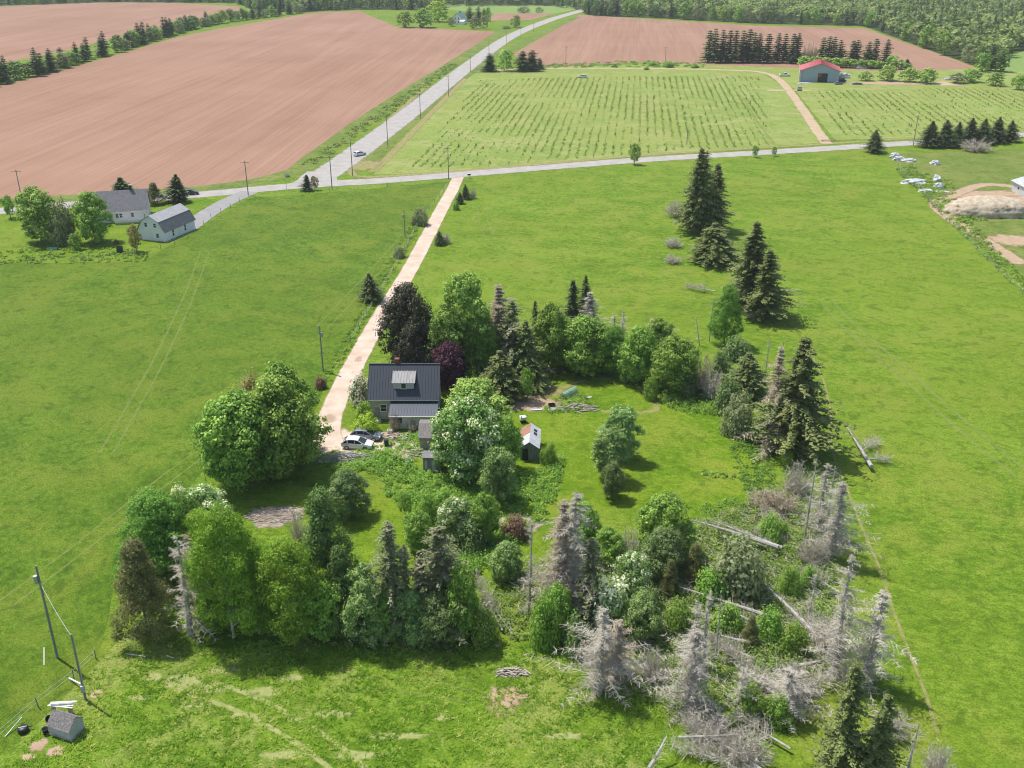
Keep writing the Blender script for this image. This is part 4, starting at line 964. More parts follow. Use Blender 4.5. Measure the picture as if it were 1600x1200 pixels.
# ------------------------------------------------------------------ trees and bushes, one by one: kind, base x, base y, top y, width (photo pixels)
TREES = [
 # big maples left of the driveway
 ('maple', 382, 757, 618, 116, 'big green maple at the left of the clump west of the driveway'),
 ('maple', 443, 742, 594, 112, 'tall green maple nearest the parked cars in the left clump'),
 ('maple', 448, 712, 574, 92, 'dark green maple crown at the back of the left clump'),
 ('maple', 350, 738, 645, 44, 'low maple at the outer left edge of the big left clump'),
 ('brownbush', 392, 655, 584, 62, 'yellow brown half leafed bush behind the left maple clump'),
 ('brownbush', 420, 640, 588, 44, 'pale yellowish bush above the left maple clump'),
 # trees round the farmhouse
 ('copper', 640, 584, 448, 74, 'tall dark bronze maple behind the farmhouse roof'),
 ('copper', 655, 596, 500, 60, 'lower dark bronze maple close behind the farmhouse ridge'),
 ('maplelight', 727, 592, 432, 78, 'tall bright green maple right of the bronze maple'),
 ('maplelight', 703, 598, 480, 56, 'lower bright green maple beside the bronze maple'),
 ('poplar', 748, 600, 498, 50, 'light green tree between the bright maple and dead spruce'),
 ('purple', 704, 614, 536, 50, 'dark purple leafed tree at the right end of the farmhouse'),
 ('deadconeb', 777, 585, 444, 66, 'tall brown dead spruce behind the garden'),
 ('sparse', 800, 592, 470, 54, 'thin grey green spruce right of the tall brown dead spruce'),
 ('spruce', 822, 597, 500, 44, 'green spruce at the left end of the maple row'),
 ('wide', 782, 622, 548, 62, 'low wide spruce with bare lower trunk at the garden edge'),
 ('wide', 830, 604, 548, 50, 'low drooping spruce in front of the maple row'),
 ('smalltree', 823, 626, 578, 28, 'young green leafy tree standing on the bare garden soil'),
 ('brush', 758, 606, 556, 40, 'tangled grey dead branches left of the low wide spruce'),
 ('bush', 735, 615, 575, 34, 'light green bush between the purple tree and low spruce'),
 ('lilac', 566, 632, 584, 44, 'lilac bush in bloom at the left end of the farmhouse'),
 ('bush', 572, 651, 626, 36, 'green bush under the left farmhouse window'),
 ('lime', 575, 678, 646, 46, 'round lime green shrub behind the parked cars'),
 ('brushb', 618, 672, 640, 20, 'dry brown shrub against the lean-to wall'),
 ('brush', 645, 672, 652, 22, 'grey bare shrub right of the lean-to window'),
 ('redbush', 501, 606, 588, 22, 'small reddish bush on the driveway verge below the pole'),
 ('maplelight', 742, 690, 598, 96, 'bright green maple right of the farmhouse lean-to'),
 ('chestnut', 733, 745, 628, 100, 'flowering chestnut tree with pale blossoms beside the dark shed'),
 ('maple', 792, 735, 654, 44, 'green maple touching the left wall of the tin roofed shed'),
 ('ovals', 779, 784, 702, 50, 'round maple in front of the tin roofed shed'),
 ('bush', 858, 726, 690, 30, 'leafy bush at the right wall of the tin roofed shed'),
 ('smalltree', 690, 735, 690, 30, 'small tree hiding the right side of the dark shed'),
 # maple row behind the lawn
 ('darkspruce', 836, 552, 470, 26, 'dark spruce tip behind the left of the maple row'),
 ('maple', 857, 576, 478, 62, 'round maple at the left of the lawn row'),
 ('darkspruce', 894, 528, 437, 34, 'left one of two slim dark spruces behind the maple row'),
 ('darkspruce', 913, 522, 430, 26, 'right one of two slim dark spruces behind the maple row'),
 ('deadcone', 920, 532, 456, 42, 'grey dead spruce behind the maple row'),
 ('maple', 911, 582, 496, 70, 'broad maple in the middle of the lawn row'),
 ('poplar', 958, 586, 510, 46, 'dull green tree between two maples of the lawn row'),
 ('maple', 994, 596, 514, 58, 'maple casting shade at the right of the lawn row'),
 ('maple', 1026, 572, 500, 52, 'darker maple set back behind the lawn row'),
 ('maple', 1051, 612, 527, 66, 'bright clumpy maple at the right end of the lawn row'),
 ('deadthin', 972, 560, 484, 24, 'leafless grey tree top behind the dull green tree'),
 ('deadthin', 955, 556, 492, 30, 'pale dead tree top left of the leafless grey one'),
 ('dead', 1038, 560, 490, 46, 'grey dead spruce leaning behind the darker maple', (0, .35)),
 ('bush', 1017, 624, 588, 26, 'yellow green bush at the right corner of the lawn row'),
 ('brushb', 1092, 612, 545, 52, 'brown leafless thicket right of the bright clumpy maple'),
 ('brush', 1114, 622, 570, 44, 'grey leafless shrub below the brown thicket'),
 ('snag', 1108, 534, 466, 14, 'straight grey dead trunk left of the slender tree'),
 ('snag', 1093, 540, 494, 14, 'leaning thin dead trunk left of the straight one', (0, -.2)),
 ('poplar', 1131, 538, 447, 44, 'slender green tree with a clear trunk in the right pasture'),
 ('bushapple', 1150, 560, 524, 46, 'dark olive bush below the slender green tree'),
 ('bushapple', 1125, 590, 545, 40, 'olive bush right of the brown thicket'),
 ('wide', 1163, 620, 550, 52, 'olive round conifer left of the tall right spruce'),
 ('willow', 1152, 678, 612, 56, 'rounded grey green bush at the right edge of the lawn'),
 ('deadconeb', 1202, 690, 540, 52, 'tall grey dead spruce against the big live spruce'),
 ('snag', 1194, 600, 528, 14, 'broken dark snag above the tall grey dead spruce'),
 ('snag', 1216, 610, 530, 16, 'bare pale snag beside the broken dark snag'),
 ('spruce', 1239, 704, 527, 84, 'big live spruce at the right side of the lawn'),
 ('sparse', 1222, 700, 590, 60, 'grey green spruce leaning into the big live spruce'),
 # lawn centre
 ('ovals', 970, 716, 637, 54, 'upper one of three round trees on the lawn'),
 ('ovals', 951, 748, 672, 50, 'middle one of three round trees on the lawn'),
 ('apple', 957, 778, 724, 34, 'lowest brownish one of three round trees on the lawn'),
 # pasture spruces upper right
 ('wide', 1086, 364, 232, 54, 'tallest spruce of the clump near the road'),
 ('spruce', 1113, 357, 256, 42, 'second spruce of the clump near the road'),
 ('sparse', 1098, 330, 236, 30, 'ragged spruce at the back of the clump near the road'),
 ('wide', 1114, 408, 348, 58, 'low rounded spruce below the roadside clump'),
 ('brush', 1054, 338, 306, 34, 'grey dead bush left of the roadside spruce clump'),
 ('brush', 1052, 386, 367, 30, 'upper grey dead bush on the pasture'),
 ('brush', 1051, 411, 394, 28, 'lower grey dead bush on the pasture'),
 ('spruce', 1168, 486, 346, 56, 'tall dark spruce in the middle of the right pasture'),
 ('spruce', 1192, 498, 390, 54, 'shorter spruce right of the tall middle pasture spruce'),
 ('brush', 1152, 470, 420, 34, 'dead grey twigs at the left of the middle pasture spruces'),
 ('brush', 1175, 497, 470, 28, 'grey dead branches at the foot of the middle pasture spruces'),
 # small trees along the driveway
 ('widedark', 578, 470, 427, 36, 'small dark spruce left of the dirt driveway'),
 ('widedark', 687, 382, 361, 18, 'very small spruce right of the dirt driveway'),
 ('widedark', 727, 311, 288, 16, 'upper small spruce near the driveway entrance'),
 ('widedark', 719, 318, 300, 14, 'middle small spruce near the driveway entrance'),
 ('bushdark', 713, 328, 314, 12, 'low dark bush below the driveway entrance spruces'),
 ('brush', 697, 380, 360, 18, 'grey twiggy bush beside the very small spruce'),
 ('willow', 657, 351, 323, 30, 'grey green bush left of the upper driveway'),
 ('willow', 623, 402, 384, 22, 'small grey bush left of the driveway below the pole'),
 ('brush', 739, 310, 290, 12, 'thin grey bush right of the driveway entrance'),
 ('smalltree', 991, 257, 226, 20, 'lone small tree on the near edge of the crossroad'),
 ('smalltree', 1179, 246, 228, 12, 'left one of two thin saplings on the crossroad verge'),
 ('smalltree', 1209, 244, 230, 9, 'right one of two thin saplings on the crossroad verge'),
 ('darkspruce', 481, 298, 273, 17, 'small dark spruce on the junction verge'),
 ('budding', 492, 297, 276, 14, 'pale thin tree beside the junction spruce'),
 ('brush', 449, 276, 268, 10, 'tiny grey bush by the junction corner'),
 # south tree row
 ('cedar', 232, 990, 838, 88, 'brownish conical cedar at the left end of the near tree row'),
 ('poplar', 255, 905, 774, 94, 'bright green tree behind the brownish cedar'),
 ('poplar', 290, 880, 775, 70, 'bright green tree behind the dead grey tangle'),
 ('poplar', 212, 930, 850, 46, 'small bright green tree at the far left of the near row'),
 ('deadthin', 298, 992, 834, 56, 'tall grey leafless tangle between cedar and birch'),
 ('deadb', 314, 980, 836, 50, 'dead grey spruce inside the leafless tangle'),
 ('birch', 365, 996, 802, 98, 'tall yellow green birch in the near tree row'),
 ('birch', 462, 1000, 848, 92, 'wide yellow green birch right of the tall birch'),
 ('birch', 420, 985, 855, 60, 'yellow green birch crown between the two larger birches'),
 ('larch', 515, 958, 758, 100, 'tall dark green larch behind the near birches'),
 ('larch', 540, 985, 850, 70, 'dark green larch at the right of the tall one'),
 ('sycam', 574, 1000, 888, 72, 'pale green maple in front of the near grey spruces'),
 ('sparse', 614, 995, 816, 58, 'left one of the half bare grey spruces in the near row'),
 ('sparse', 635, 990, 850, 44, 'middle one of the half bare grey spruces in the near row'),
 ('sparse', 690, 985, 820, 76, 'right broad one of the half bare grey spruces'),
 ('sparse', 660, 992, 872, 50, 'short half bare spruce between its taller neighbours'),
 ('apple', 682, 1004, 926, 72, 'round dull green apple tree at the front of the near row'),
 ('maple', 722, 998, 888, 54, 'dark green maple right of the half bare spruces'),
 ('bushdark', 755, 1000, 950, 50, 'dark bush at the right end of the near row'),
 ('blossom', 323, 838, 766, 70, 'white blossoming apple tree below the big left maples'),
 ('blossombush', 286, 800, 760, 34, 'small white blossoming shrub at the pasture edge'),
 ('apple', 544, 806, 738, 62, 'dull green apple tree in the overgrown yard'),
 ('brush', 468, 850, 790, 28, 'grey twiggy shrub beside the grey mulch heap'),
 ('smalltree', 633, 806, 772, 24, 'small green tree alone in the yard clearing'),
 ('bush', 672, 822, 766, 52, 'light green bush in the overgrown yard'),
 ('blossom', 715, 845, 782, 54, 'pale flowering tree in the overgrown yard'),
 ('spruce', 727, 842, 780, 24, 'small spruce tip among the yard bushes'),
 ('maple', 757, 845, 772, 42, 'dark green maple at the right of the yard bushes'),
 ('bushapple', 738, 858, 815, 52, 'olive bush below the yard maple'),
 ('redbush', 806, 838, 805, 46, 'reddish brown brambles beside the mown strip'),
 # deadfall area
 ('deadthin', 826, 962, 808, 30, 'slim dead spruce standing alone left of the pale dead pair'),
 ('deadconeb', 877, 958, 780, 62, 'pale brown dead spruce left in the dead pair'),
 ('dead', 893, 968, 770, 76, 'tall grey dead spruce right in the dead pair'),
 ('sparse', 922, 975, 842, 46, 'thin grey green spruce right of the dead pair'),
 ('dead', 936, 1084, 948, 96, 'big grey dead spruce at the front edge of the deadfall'),
 ('deadb', 965, 1068, 965, 74, 'grey brown dead spruce right behind the big front one'),
 ('maple', 912, 858, 788, 46, 'dark green maple behind the dead pair'),
 ('maple', 950, 880, 826, 46, 'small bright maple right of the dead pair'),
 ('maple', 1036, 868, 776, 76, 'dark green maple at the upper edge of the deadfall'),
 ('apple', 1030, 905, 830, 66, 'dull olive tree in front of the dark deadfall maple'),
 ('brush', 1044, 880, 808, 50, 'grey bare twigs over the olive deadfall tree'),
 ('cedar', 1045, 930, 872, 30, 'small brownish cedar left of the willow'),
 ('cedar', 1082, 905, 848, 32, 'brownish cedar right of the olive deadfall tree'),
 ('brush', 985, 880, 820, 50, 'grey leafless shrub between the two deadfall maples'),
 ('blossom', 985, 940, 868, 54, 'white flowering shrub tree right of the dead pair'),
 ('bush', 850, 1005, 925, 60, 'green bush at the foot of the slim dead spruce'),
 ('blossombush', 950, 985, 905, 70, 'pale flowering bush behind the big front dead spruce'),
 ('bushapple', 1005, 985, 920, 56, 'olive bush in the middle of the deadfall'),
 ('willow', 1152, 928, 836, 96, 'large rounded grey green willow in the deadfall'),
 ('bush', 1232, 928, 882, 42, 'lime green bush right of the large willow'),
 ('bush', 1262, 918, 885, 34, 'green bush beside the pale fallen trunk'),
 ('deadthin', 1078, 1040, 935, 34, 'left one of three thin dead spruces in the deadfall'),
 ('deadthin', 1100, 1050, 925, 36, 'middle one of three thin dead spruces in the deadfall'),
 ('snag', 1118, 1030, 930, 22, 'dark bare snag right of the thin dead spruces'),
 ('dead', 1076, 1108, 985, 76, 'bushy grey dead spruce at the lower left of the deadfall'),
 ('deadthin', 1150, 1120, 1040, 34, 'short dead spruce right of the bushy grey one'),
 ('dead', 1304, 1050, 866, 84, 'tallest grey dead spruce on the right edge of the deadfall'),
 ('dead', 1350, 1062, 918, 82, 'pale spreading dead spruce beside the footpath'),
 ('dead', 1296, 872, 750, 64, 'grey dead spruce on the right above the tallest'),
 ('snag', 1257, 842, 716, 30, 'tall dark snag with broken crown near the lawn'),
 ('snag', 1288, 850, 728, 30, 'dark snag right of the broken crowned one'),
 ('dead', 1278, 832, 722, 56, 'thin topped dead spruce between the two dark snags'),
 ('deadthin', 1262, 965, 895, 24, 'small dead spruce right of the lime green bush'),
 ('brushb', 1215, 800, 752, 60, 'brown twiggy thicket at the lower right lawn corner'),
 ('brush', 1245, 770, 715, 50, 'grey dead tangle at the foot of the big live spruce'),
 ('lime', 1228, 722, 704, 24, 'small lime bush below the big live spruce'),
 ('bush', 1205, 845, 800, 50, 'light bush left of the tall dark snag'),
 ('spruce', 1304, 1222, 1036, 82, 'tall live spruce at the bottom edge of the picture'),
 ('spruce', 1358, 1236, 1086, 66, 'shorter live spruce right of the tall bottom spruce'),
 ('snag', 1412, 1230, 1128, 44, 'bare dead snag with side twigs at the bottom right'),
 ('brush', 1462, 1215, 1152, 50, 'small grey dead bush at the end of the footpath'),
 ('brush', 1390, 1150, 1105, 60, 'grey dead twigs right of the bottom live spruces'),
 ('bush', 1170, 1118, 1070, 60, 'green bush at the lower middle of the deadfall'),
 ('bush', 1215, 1130, 1085, 50, 'green bush left of the tall bottom spruce'),
 ('brush', 1240, 1088, 1030, 70, 'dense grey dead tangle below the tallest dead spruce'),
 ('brush', 1185, 1085, 1040, 60, 'grey dead tangle beside the dark fallen trunk'),
 ('brush', 1110, 1150, 1108, 90, 'large grey dead tangle near the bottom edge'),
 ('brush', 1160, 1190, 1140, 90, 'grey dead tangle at the very bottom edge'),
 ('brush', 1140, 900, 865, 50, 'grey dead twigs before the large willow'),
 ('brush', 1285, 1010, 950, 60, 'pale dead tangle left of the tallest dead spruce trunk'),
 ('brush', 1330, 1075, 1020, 56, 'pale dead tangle below the spreading dead spruce'),
 ('brush', 1020, 1060, 1010, 56, 'grey brown dead tangle left of the bushy dead spruce'),
 ('brushb', 1190, 790, 760, 46, 'brown dead grass tangle at the lawn corner'),
 ('brush', 1268, 880, 830, 50, 'grey dead tangle below the two dark snags'),
 ('dead', 1230, 1125, 1050, 70, 'grey dead spruce wreck behind the bottom green bushes'),
 ('cedar', 1170, 1010, 960, 28, 'small olive cedar among the fallen logs'),
 ('maple', 345, 980, 905, 54, 'low dark green tree under the tall birch'),
 ('birch', 405, 990, 890, 60, 'low yellow green birch in front of the two tall ones'),
 ('maple', 505, 998, 905, 60, 'dark green tree below the tall larch'),
 ('maple', 605, 1000, 925, 50, 'low dark green tree under the left half bare spruce'),
 ('sycam', 645, 1002, 925, 54, 'low pale green tree between the half bare spruces and apple tree'),
 ('poplar', 240, 880, 790, 60, 'bright green tree left behind the cedar'),
 ('birch', 320, 900, 800, 60, 'light green birch top behind the dead tangle'),
 ('maple', 655, 860, 800, 44, 'rounded green tree left of the pale flowering yard tree'),
 ('bushdark', 690, 800, 765, 44, 'dark bush below the flowering chestnut'),
 ('sycam', 790, 905, 850, 46, 'pale green tree right of the reddish brambles'),
 ('maple', 880, 572, 500, 50, 'maple crown filling the lawn row between its first two'),
 ('maple', 935, 578, 508, 44, 'maple crown filling the lawn row beside the dull green tree'),
 ('maple', 800, 585, 520, 40, 'dark green tree under the tall brown dead spruce'),
 ('maplelight', 760, 595, 520, 44, 'light green crown left of the thin grey green spruce'),
 ('bushapple', 1075, 618, 575, 40, 'olive bush right of the bright clumpy maple'),
 ('bushapple', 1135, 640, 585, 44, 'olive bush left of the round conifer'),
 ('bush', 1185, 690, 640, 40, 'grey green bush at the foot of the tall grey dead spruce'),
 ('sycam', 1000, 1000, 930, 60, 'pale green tree in the heart of the deadfall'),
 ('bush', 1110, 940, 890, 60, 'light green bush below the large willow'),
 ('bush', 1060, 985, 935, 50, 'green bush left of the thin dead spruces'),
 ('bushdark', 1135, 985, 940, 56, 'dark bush between the fallen willow trunks'),
 ('bush', 1200, 1000, 950, 50, 'green bush right of the dark deadfall bush'),
 ('bush', 1240, 1020, 970, 46, 'green bush left of the tallest dead spruce'),
 ('bushapple', 900, 1020, 955, 50, 'olive bush left of the big front dead spruce'),
 ('maple', 870, 990, 915, 46, 'dark green tree under the dead pair'),
 # garden of the white house
 ('maplelight', 66, 378, 296, 58, 'light green tree left in the white house garden'),
 ('willow', 104, 380, 310, 44, 'pale olive tree right of the light green garden tree'),
 ('maple', 149, 378, 302, 50, 'dark green maple in front of the white house'),
 ('smalltree', 17, 341, 306, 24, 'round small tree at the far left road edge'),
 ('widedark', 193, 322, 277, 54, 'dark pine behind the white house roof'),
 ('cedar', 243, 319, 284, 27, 'olive round tree right of the white house'),
 ('widedark', 280, 315, 272, 37, 'dark conifer in the grass right of the white house'),
 ('smalltree', 119, 390, 366, 22, 'little tree in the lawn before the white house garden trees'),
 ('budding', 214, 394, 352, 26, 'thin pale shrub at the front corner of the gambrel barn'),
 ('bushdark', 225, 342, 326, 13, 'dark bush between white house and gambrel barn'),
 ('redbush', 182, 381, 373, 9, 'tiny red bush on the garden lawn'),
 # roadside and far farm trees
 ('fars', 765, 112, 83, 24, 'dark spruce nearest the road on the lane corner'),
 ('farb', 791, 111, 79, 24, 'green tree between the lane corner spruces'),
 ('fars', 818, 111, 79, 26, 'dark spruce in the right of the lane corner group'),
 ('fars', 832, 111, 78, 26, 'dark spruce second from right in the lane corner group'),
 ('fars', 843, 108, 90, 14, 'short spruce at the right end of the lane corner group'),
 ('fard', 634, 43, 18, 27, 'left dark round tree in front of the far white house'),
 ('fard', 661, 43, 14, 32, 'right dark tree beside the far white house lawn'),
 ('farl', 686, 34, 3, 30, 'yellow green tree left of the far white house'),
 ('fars', 735, 33, 10, 18, 'dark tree close right behind the far white house'),
 ('fars', 748, 33, 10, 16, 'dark tree second right behind the far white house'),
 ('fars', 756, 33, 13, 14, 'dark tree third right behind the far white house'),
 ('farb', 763, 34, 12, 9, 'slim light tree right of the far dark trees'),
 ('farw', 705, 41, 27, 11, 'pale bush in front of the far white house'),
 ('farw', 741, 45, 26, 16, 'left pale tree on the far white house lawn'),
 ('farw', 756, 45, 25, 14, 'right pale tree on the far white house lawn'),
 ('fard', 806, 43, 24, 14, 'lone round tree on the far lawn by the road'),
 ('farw', 818, 20, 11, 18, 'grey round shrub in the far meadow'),
 ('farw', 842, 20, 11, 12, 'smaller grey round shrub in the far meadow'),
 ('farw', 791, 45, 40, 14, 'grey scrub on the far road verge'),
 ('widedark', 1364, 238, 203, 30, 'lone dark conifer on the near side of the crossroad'),
 ('widedark', 1416, 106, 92, 15, 'lone small dark conifer right of the barn trees'),
 ('farb', 1386, 126, 103, 28, 'pale green tree right of the red roofed barn'),
 ('farb', 1420, 128, 106, 30, 'green bush group tree left of the sandy patch'),
 ('farb', 1447, 130, 107, 30, 'green tree right behind the sandy patch'),
 ('farb', 1352, 126, 112, 20, 'low green bush behind the barn yard'),
 ('farb', 1515, 128, 108, 34, 'green tree at the right of the sandy patch'),
 ('farw', 1495, 130, 114, 26, 'grey green bush right of the sandy patch'),
 ('fard', 1555, 134, 114, 26, 'bright green tree at the far right yard end'),
 ('fard', 1592, 140, 118, 26, 'green tree at the right frame edge above the plantation'),
 ('fars', 1548, 110, 68, 22, 'tall dark tree at the tip of the far right field'),
 ('farp', 1562, 112, 80, 26, 'grey green tree beside the dark field tip tree'),
 ('fard', 1535, 112, 84, 22, 'green tree at the tip of the far right field'),
 ('farw', 1522, 100, 76, 24, 'pale tree by the far right wood edge'),
 ('brush', 1525, 236, 212, 50, 'grey dead brush fallen by the roadside conifer row'),
]
for t in TREES:
    lean = t[6] if len(t) > 6 else None
    plant(t[0], t[1], t[2], t[3], t[4], t[5], lean=lean)
UNIT = ['', 'first', 'second', 'third', 'fourth', 'fifth', 'sixth', 'seventh', 'eighth', 'ninth', 'tenth', 'eleventh', 'twelfth', 'thirteenth', 'fourteenth', 'fifteenth', 'sixteenth', 'seventeenth', 'eighteenth', 'nineteenth']
def ordn(i):
    i += 1
    if i < 20: return UNIT[i]
    t, u = divmod(i, 10); T = ['twent', 'thirt', 'fort', 'fift', 'sixt', 'sevent', 'eight', 'ninet'][t-2]
    return T+'ieth' if u == 0 else T+'y-'+UNIT[u]
for i, (x, by, ty, wd) in enumerate([(1452, 230, 189, 36), (1474, 229, 187, 34), (1494, 228, 190, 26), (1513, 226, 184, 32), (1534, 225, 185, 30), (1556, 223, 183, 32), (1576, 221, 188, 28)]):
    plant('widedark', x, by, ty, wd, ordn(i)+' conifer from the left in the row beside the crossroad', 'roadside conifer row')
k = 0
for (x, by, ty) in [(1106, 97, 47), (1115, 98, 44), (1126, 97, 46), (1138, 97, 47), (1148, 98, 47), (1159, 97, 47), (1168, 97, 45), (1176, 98, 50), (1185, 98, 51), (1198, 98, 52), (1214, 98, 51), (1223, 98, 52), (1236, 99, 52), (1245, 99, 51), (1283, 100, 58), (1293, 101, 56), (1300, 101, 57), (1309, 102, 62), (1329, 102, 63), (1336, 102, 62), (1355, 104, 64), (1364, 104, 60), (1383, 105, 61)]:
    plant('fars', x, by, ty, 22 if k < 10 else 20, ordn(k)+' tall dark spruce from the left in the windbreak behind the red barn', 'windbreak spruces'); k += 1
for i, (x, by, ty, wd) in enumerate([(1262, 100, 62, 12), (1269, 100, 60, 14), (1256, 100, 66, 10), (1346, 104, 84, 16)]):
    plant('brushb', x, by, ty, wd, ordn(i)+' leafless brown tree in the gap of the barn windbreak', 'bare trees in the windbreak')
for i, x in enumerate([1256, 1275, 1290, 1305, 1318, 1330, 1345, 1360, 1372, 1395, 1408]):
    plant('farb', x, 104+i*.4, 88+i*.9-(9 if x == 1395 else 0), 22, ordn(i)+' low green tree from the left under the barn windbreak', 'low trees under the windbreak')
# hedgerow between the two upper left fields
hl = smooth_path([at(*p) for p in [(-40, 142), (0, 131), (60, 117), (105, 103), (185, 80), (260, 57), (340, 37), (440, 24), (500, 15), (556, 12)]], 14)
hr = random.Random(12); acc = 0; ki = 0; last = hl[0]
for p in hl[1:]:
    d_ = (p-last).length; acc += d_; last = p
    if acc > 6.6:
        acc = 0; xpx = proj((p.x, p.y, 0))[0]
        if 352 < xpx < 357 or xpx < -25: continue
        conif = hr.random() < (.62 if xpx < 240 or xpx > 380 else .3)
        kind = 'fars' if conif else hr.choice(['farp', 'fard', 'farw'])
        hgt = hr.uniform(9, 14) if conif else hr.uniform(6.5, 10)
        plant_at(kind, Vector((p.x+hr.uniform(-2, 2), p.y+hr.uniform(-2, 2), 0)), hgt, hr.uniform(6, 8) if conif else hr.uniform(9, 12), ordn(ki)+(' tree from the left in the hedgerow between the red fields' if not conif else ' tree from the left, a spruce, in the hedgerow between the red fields'), 'hedgerow trees'); ki += 1
# scrub on the verges
for i, (x, by, w_) in enumerate([(1020, 103, 16), (1045, 105, 20), (1085, 106, 14), (960, 105, 12), (1010, 109, 10)]):
    plant('bushdark', x, by, by-w_*.5, w_, ordn(i)+' low scrub bush along the lane by the far ploughed field', 'lane scrub')

# ------------------------------------------------------------------ fallen trunks
def fallen(p0, p1, label, kind='log', r=.16, z0=.35, z1=.5, seed=0):
    """p0 root end, p1 tip"""
    if kind == 'log' and r >= .14: r *= 1.35; z0 += .35; z1 += .35
    a = at(*p0, z0); b = at(*p1, z1); d = b-a; L = d.length; rng = np.random.default_rng(seed)
    o = empty('fallen_tree', (a.x, a.y, 0), 0, label, 'fallen tree')
    base = np.array([0, 0, z0]); dv = np.array(d)
    bend = np.array(Vector((d.y, -d.x, 0)).normalized())*L*rng.uniform(-.02, .02)
    MB().tube([tuple(base+dv*t+bend*math.sin(t*3.1)) for t in np.linspace(0, 1, 6)], [r*(1-.75*t) for t in np.linspace(0, 1, 6)], 7).build('trunk', M['deadwood'], o)
    n = int(L*(9 if kind == 'log' else 26)); t = rng.uniform(.12 if kind == 'log' else .3, 1, n); p = base+dv*t[:, None]+bend*np.sin(t*3.1)[:, None]
    u = norm(np.cross(np.tile(dv/L, (n, 1)), rng.normal(size=(n, 3)))); u[:, 2] = np.abs(u[:, 2])*.9+u[:, 2]*.1
    ln = rng.uniform(.25, 1.0, n)*(1.0 if kind == 'log' else 1.9)*(1.15-.6*t); e = p+(u+dv/L*.35)*ln[:, None]; e[:, 2] = np.maximum(e[:, 2], .05)
    parts = []; v, q = ribbons(p, e, .02, rng, .008); parts.append((v, q, rng.uniform(.3, .9, n)))
    for _ in range(2 if kind == 'log' else 5):
        s = p+(e-p)*rng.uniform(.25, 1, (n, 1)); e2 = s+rng.normal(0, .24, (n, 3))+(e-p)*.12; e2[:, 2] = np.maximum(e2[:, 2], .03)
        v, q = ribbons(s, e2, .012, rng, .006); parts.append((v, q, np.clip(rng.normal(.5, .22, n), 0, 1)))
    V, Q, T = merge(parts); link('branches', raw_mesh('branches', V, Q, tint=T), M['twig'], o)
    return o
fallen((1362, 729), (1324, 668), 'pale fallen trunk lying on the open right pasture', r=.2, z0=.45, z1=.3, seed=1)
fallen((1352, 716), (1390, 720), 'forked side limb of the fallen pasture tree', 'dead', .15, .6, .4, 2)
fallen((1345, 705), (1372, 690), 'short upper limb of the fallen pasture tree', 'dead', .10, .6, .5, 29)
fallen((1118, 455), (1072, 447), 'fallen grey dead spruce above the slender green tree', 'dead', .13, .8, .5, 3)
fallen((1196, 456), (1250, 453), 'thin fallen trunk right of the middle pasture spruces', 'log', .1, .3, .2, 4)
fallen((1216, 855), (1080, 812), 'longest fallen trunk across the upper deadfall', 'log', .2, .9, 1.4, 5)
fallen((1222, 856), (1115, 814), 'pale fallen trunk just above the longest one', 'log', .16, .8, 1.6, 6)
fallen((1216, 968), (1062, 917), 'fallen trunk crossing below the large willow', 'log', .18, .9, 1.3, 7)
fallen((1210, 990), (1126, 945), 'pale fallen trunk under the willow crossing trunk', 'log', .16, .7, 1.0, 8)
fallen((1275, 992), (1182, 902), 'diagonal pale fallen trunk right of the willow', 'log', .19, .6, 1.5, 9)
fallen((1300, 1020), (1262, 985), 'continuation trunk lying at the foot of the tallest dead spruce', 'dead', .14, .4, .5, 10)
fallen((1172, 1004), (1126, 993), 'short pale log near the dark bare snag', 'log', .16, .7, .7, 11)
fallen((1240, 1105), (1150, 1040), 'dark fallen trunk in the lower deadfall', 'log', .2, .5, 1.2, 12)
fallen((1248, 1040), (1300, 1028), 'short fallen trunk at the right lower deadfall', 'log', .15, .6, .6, 13)
fallen((1200, 1210), (1065, 1125), 'big grey fallen spruce at the bottom edge', 'dead', .2, .6, 1.2, 14)
fallen((1060, 1152), (1176, 1146), 'pale cross log on the bottom fallen spruce', 'log', .12, 1.6, 1.6, 15)
fallen((1180, 1220), (1085, 1160), 'second grey fallen spruce along the bottom edge', 'dead', .17, .5, .9, 16)
fallen((1015, 1200), (1042, 1150), 'brown broken stem leaning at the bottom edge', 'log', .16, .2, 2.0, 17)
fallen((1042, 1035), (1000, 998), 'thin bare fallen trunk at the left of the deadfall', 'log', .12, .6, 1.3, 18)
fallen((1300, 985), (1262, 965), 'grey fallen top behind the tallest dead spruce', 'dead', .12, .4, .5, 19)
fallen((1230, 1085), (1300, 1060), 'tangled grey fallen spruce below the tallest dead spruce', 'dead', .15, .5, .9, 20)
fallen((785, 985), (740, 900), 'grey dead stem leaning at the right end of the near row', 'dead', .1, .4, 3.0, 21)
fallen((800, 990), (762, 935), 'second dead stem leaning beside the dark row bush', 'log', .09, .3, 1.6, 22)
fallen((1000, 1075), (975, 1040), 'dead top fallen below the grey brown dead spruce', 'dead', .1, .3, .8, 23)
fallen((1385, 1124), (1440, 1142), 'pale log lying right of the bottom live spruces', 'log', .12, .3, .3, 24)
fallen((1250, 900), (1290, 915), 'short pale log above the lime green bush', 'log', .13, .8, .9, 25)
fallen((1225, 835), (1195, 800), 'grey fallen branches in the brown twiggy thicket', 'dead', .1, .4, .7, 26)
fallen((1140, 1080), (1095, 1050), 'thin fallen stem left of the green bottom bush', 'log', .1, .4, .6, 27)
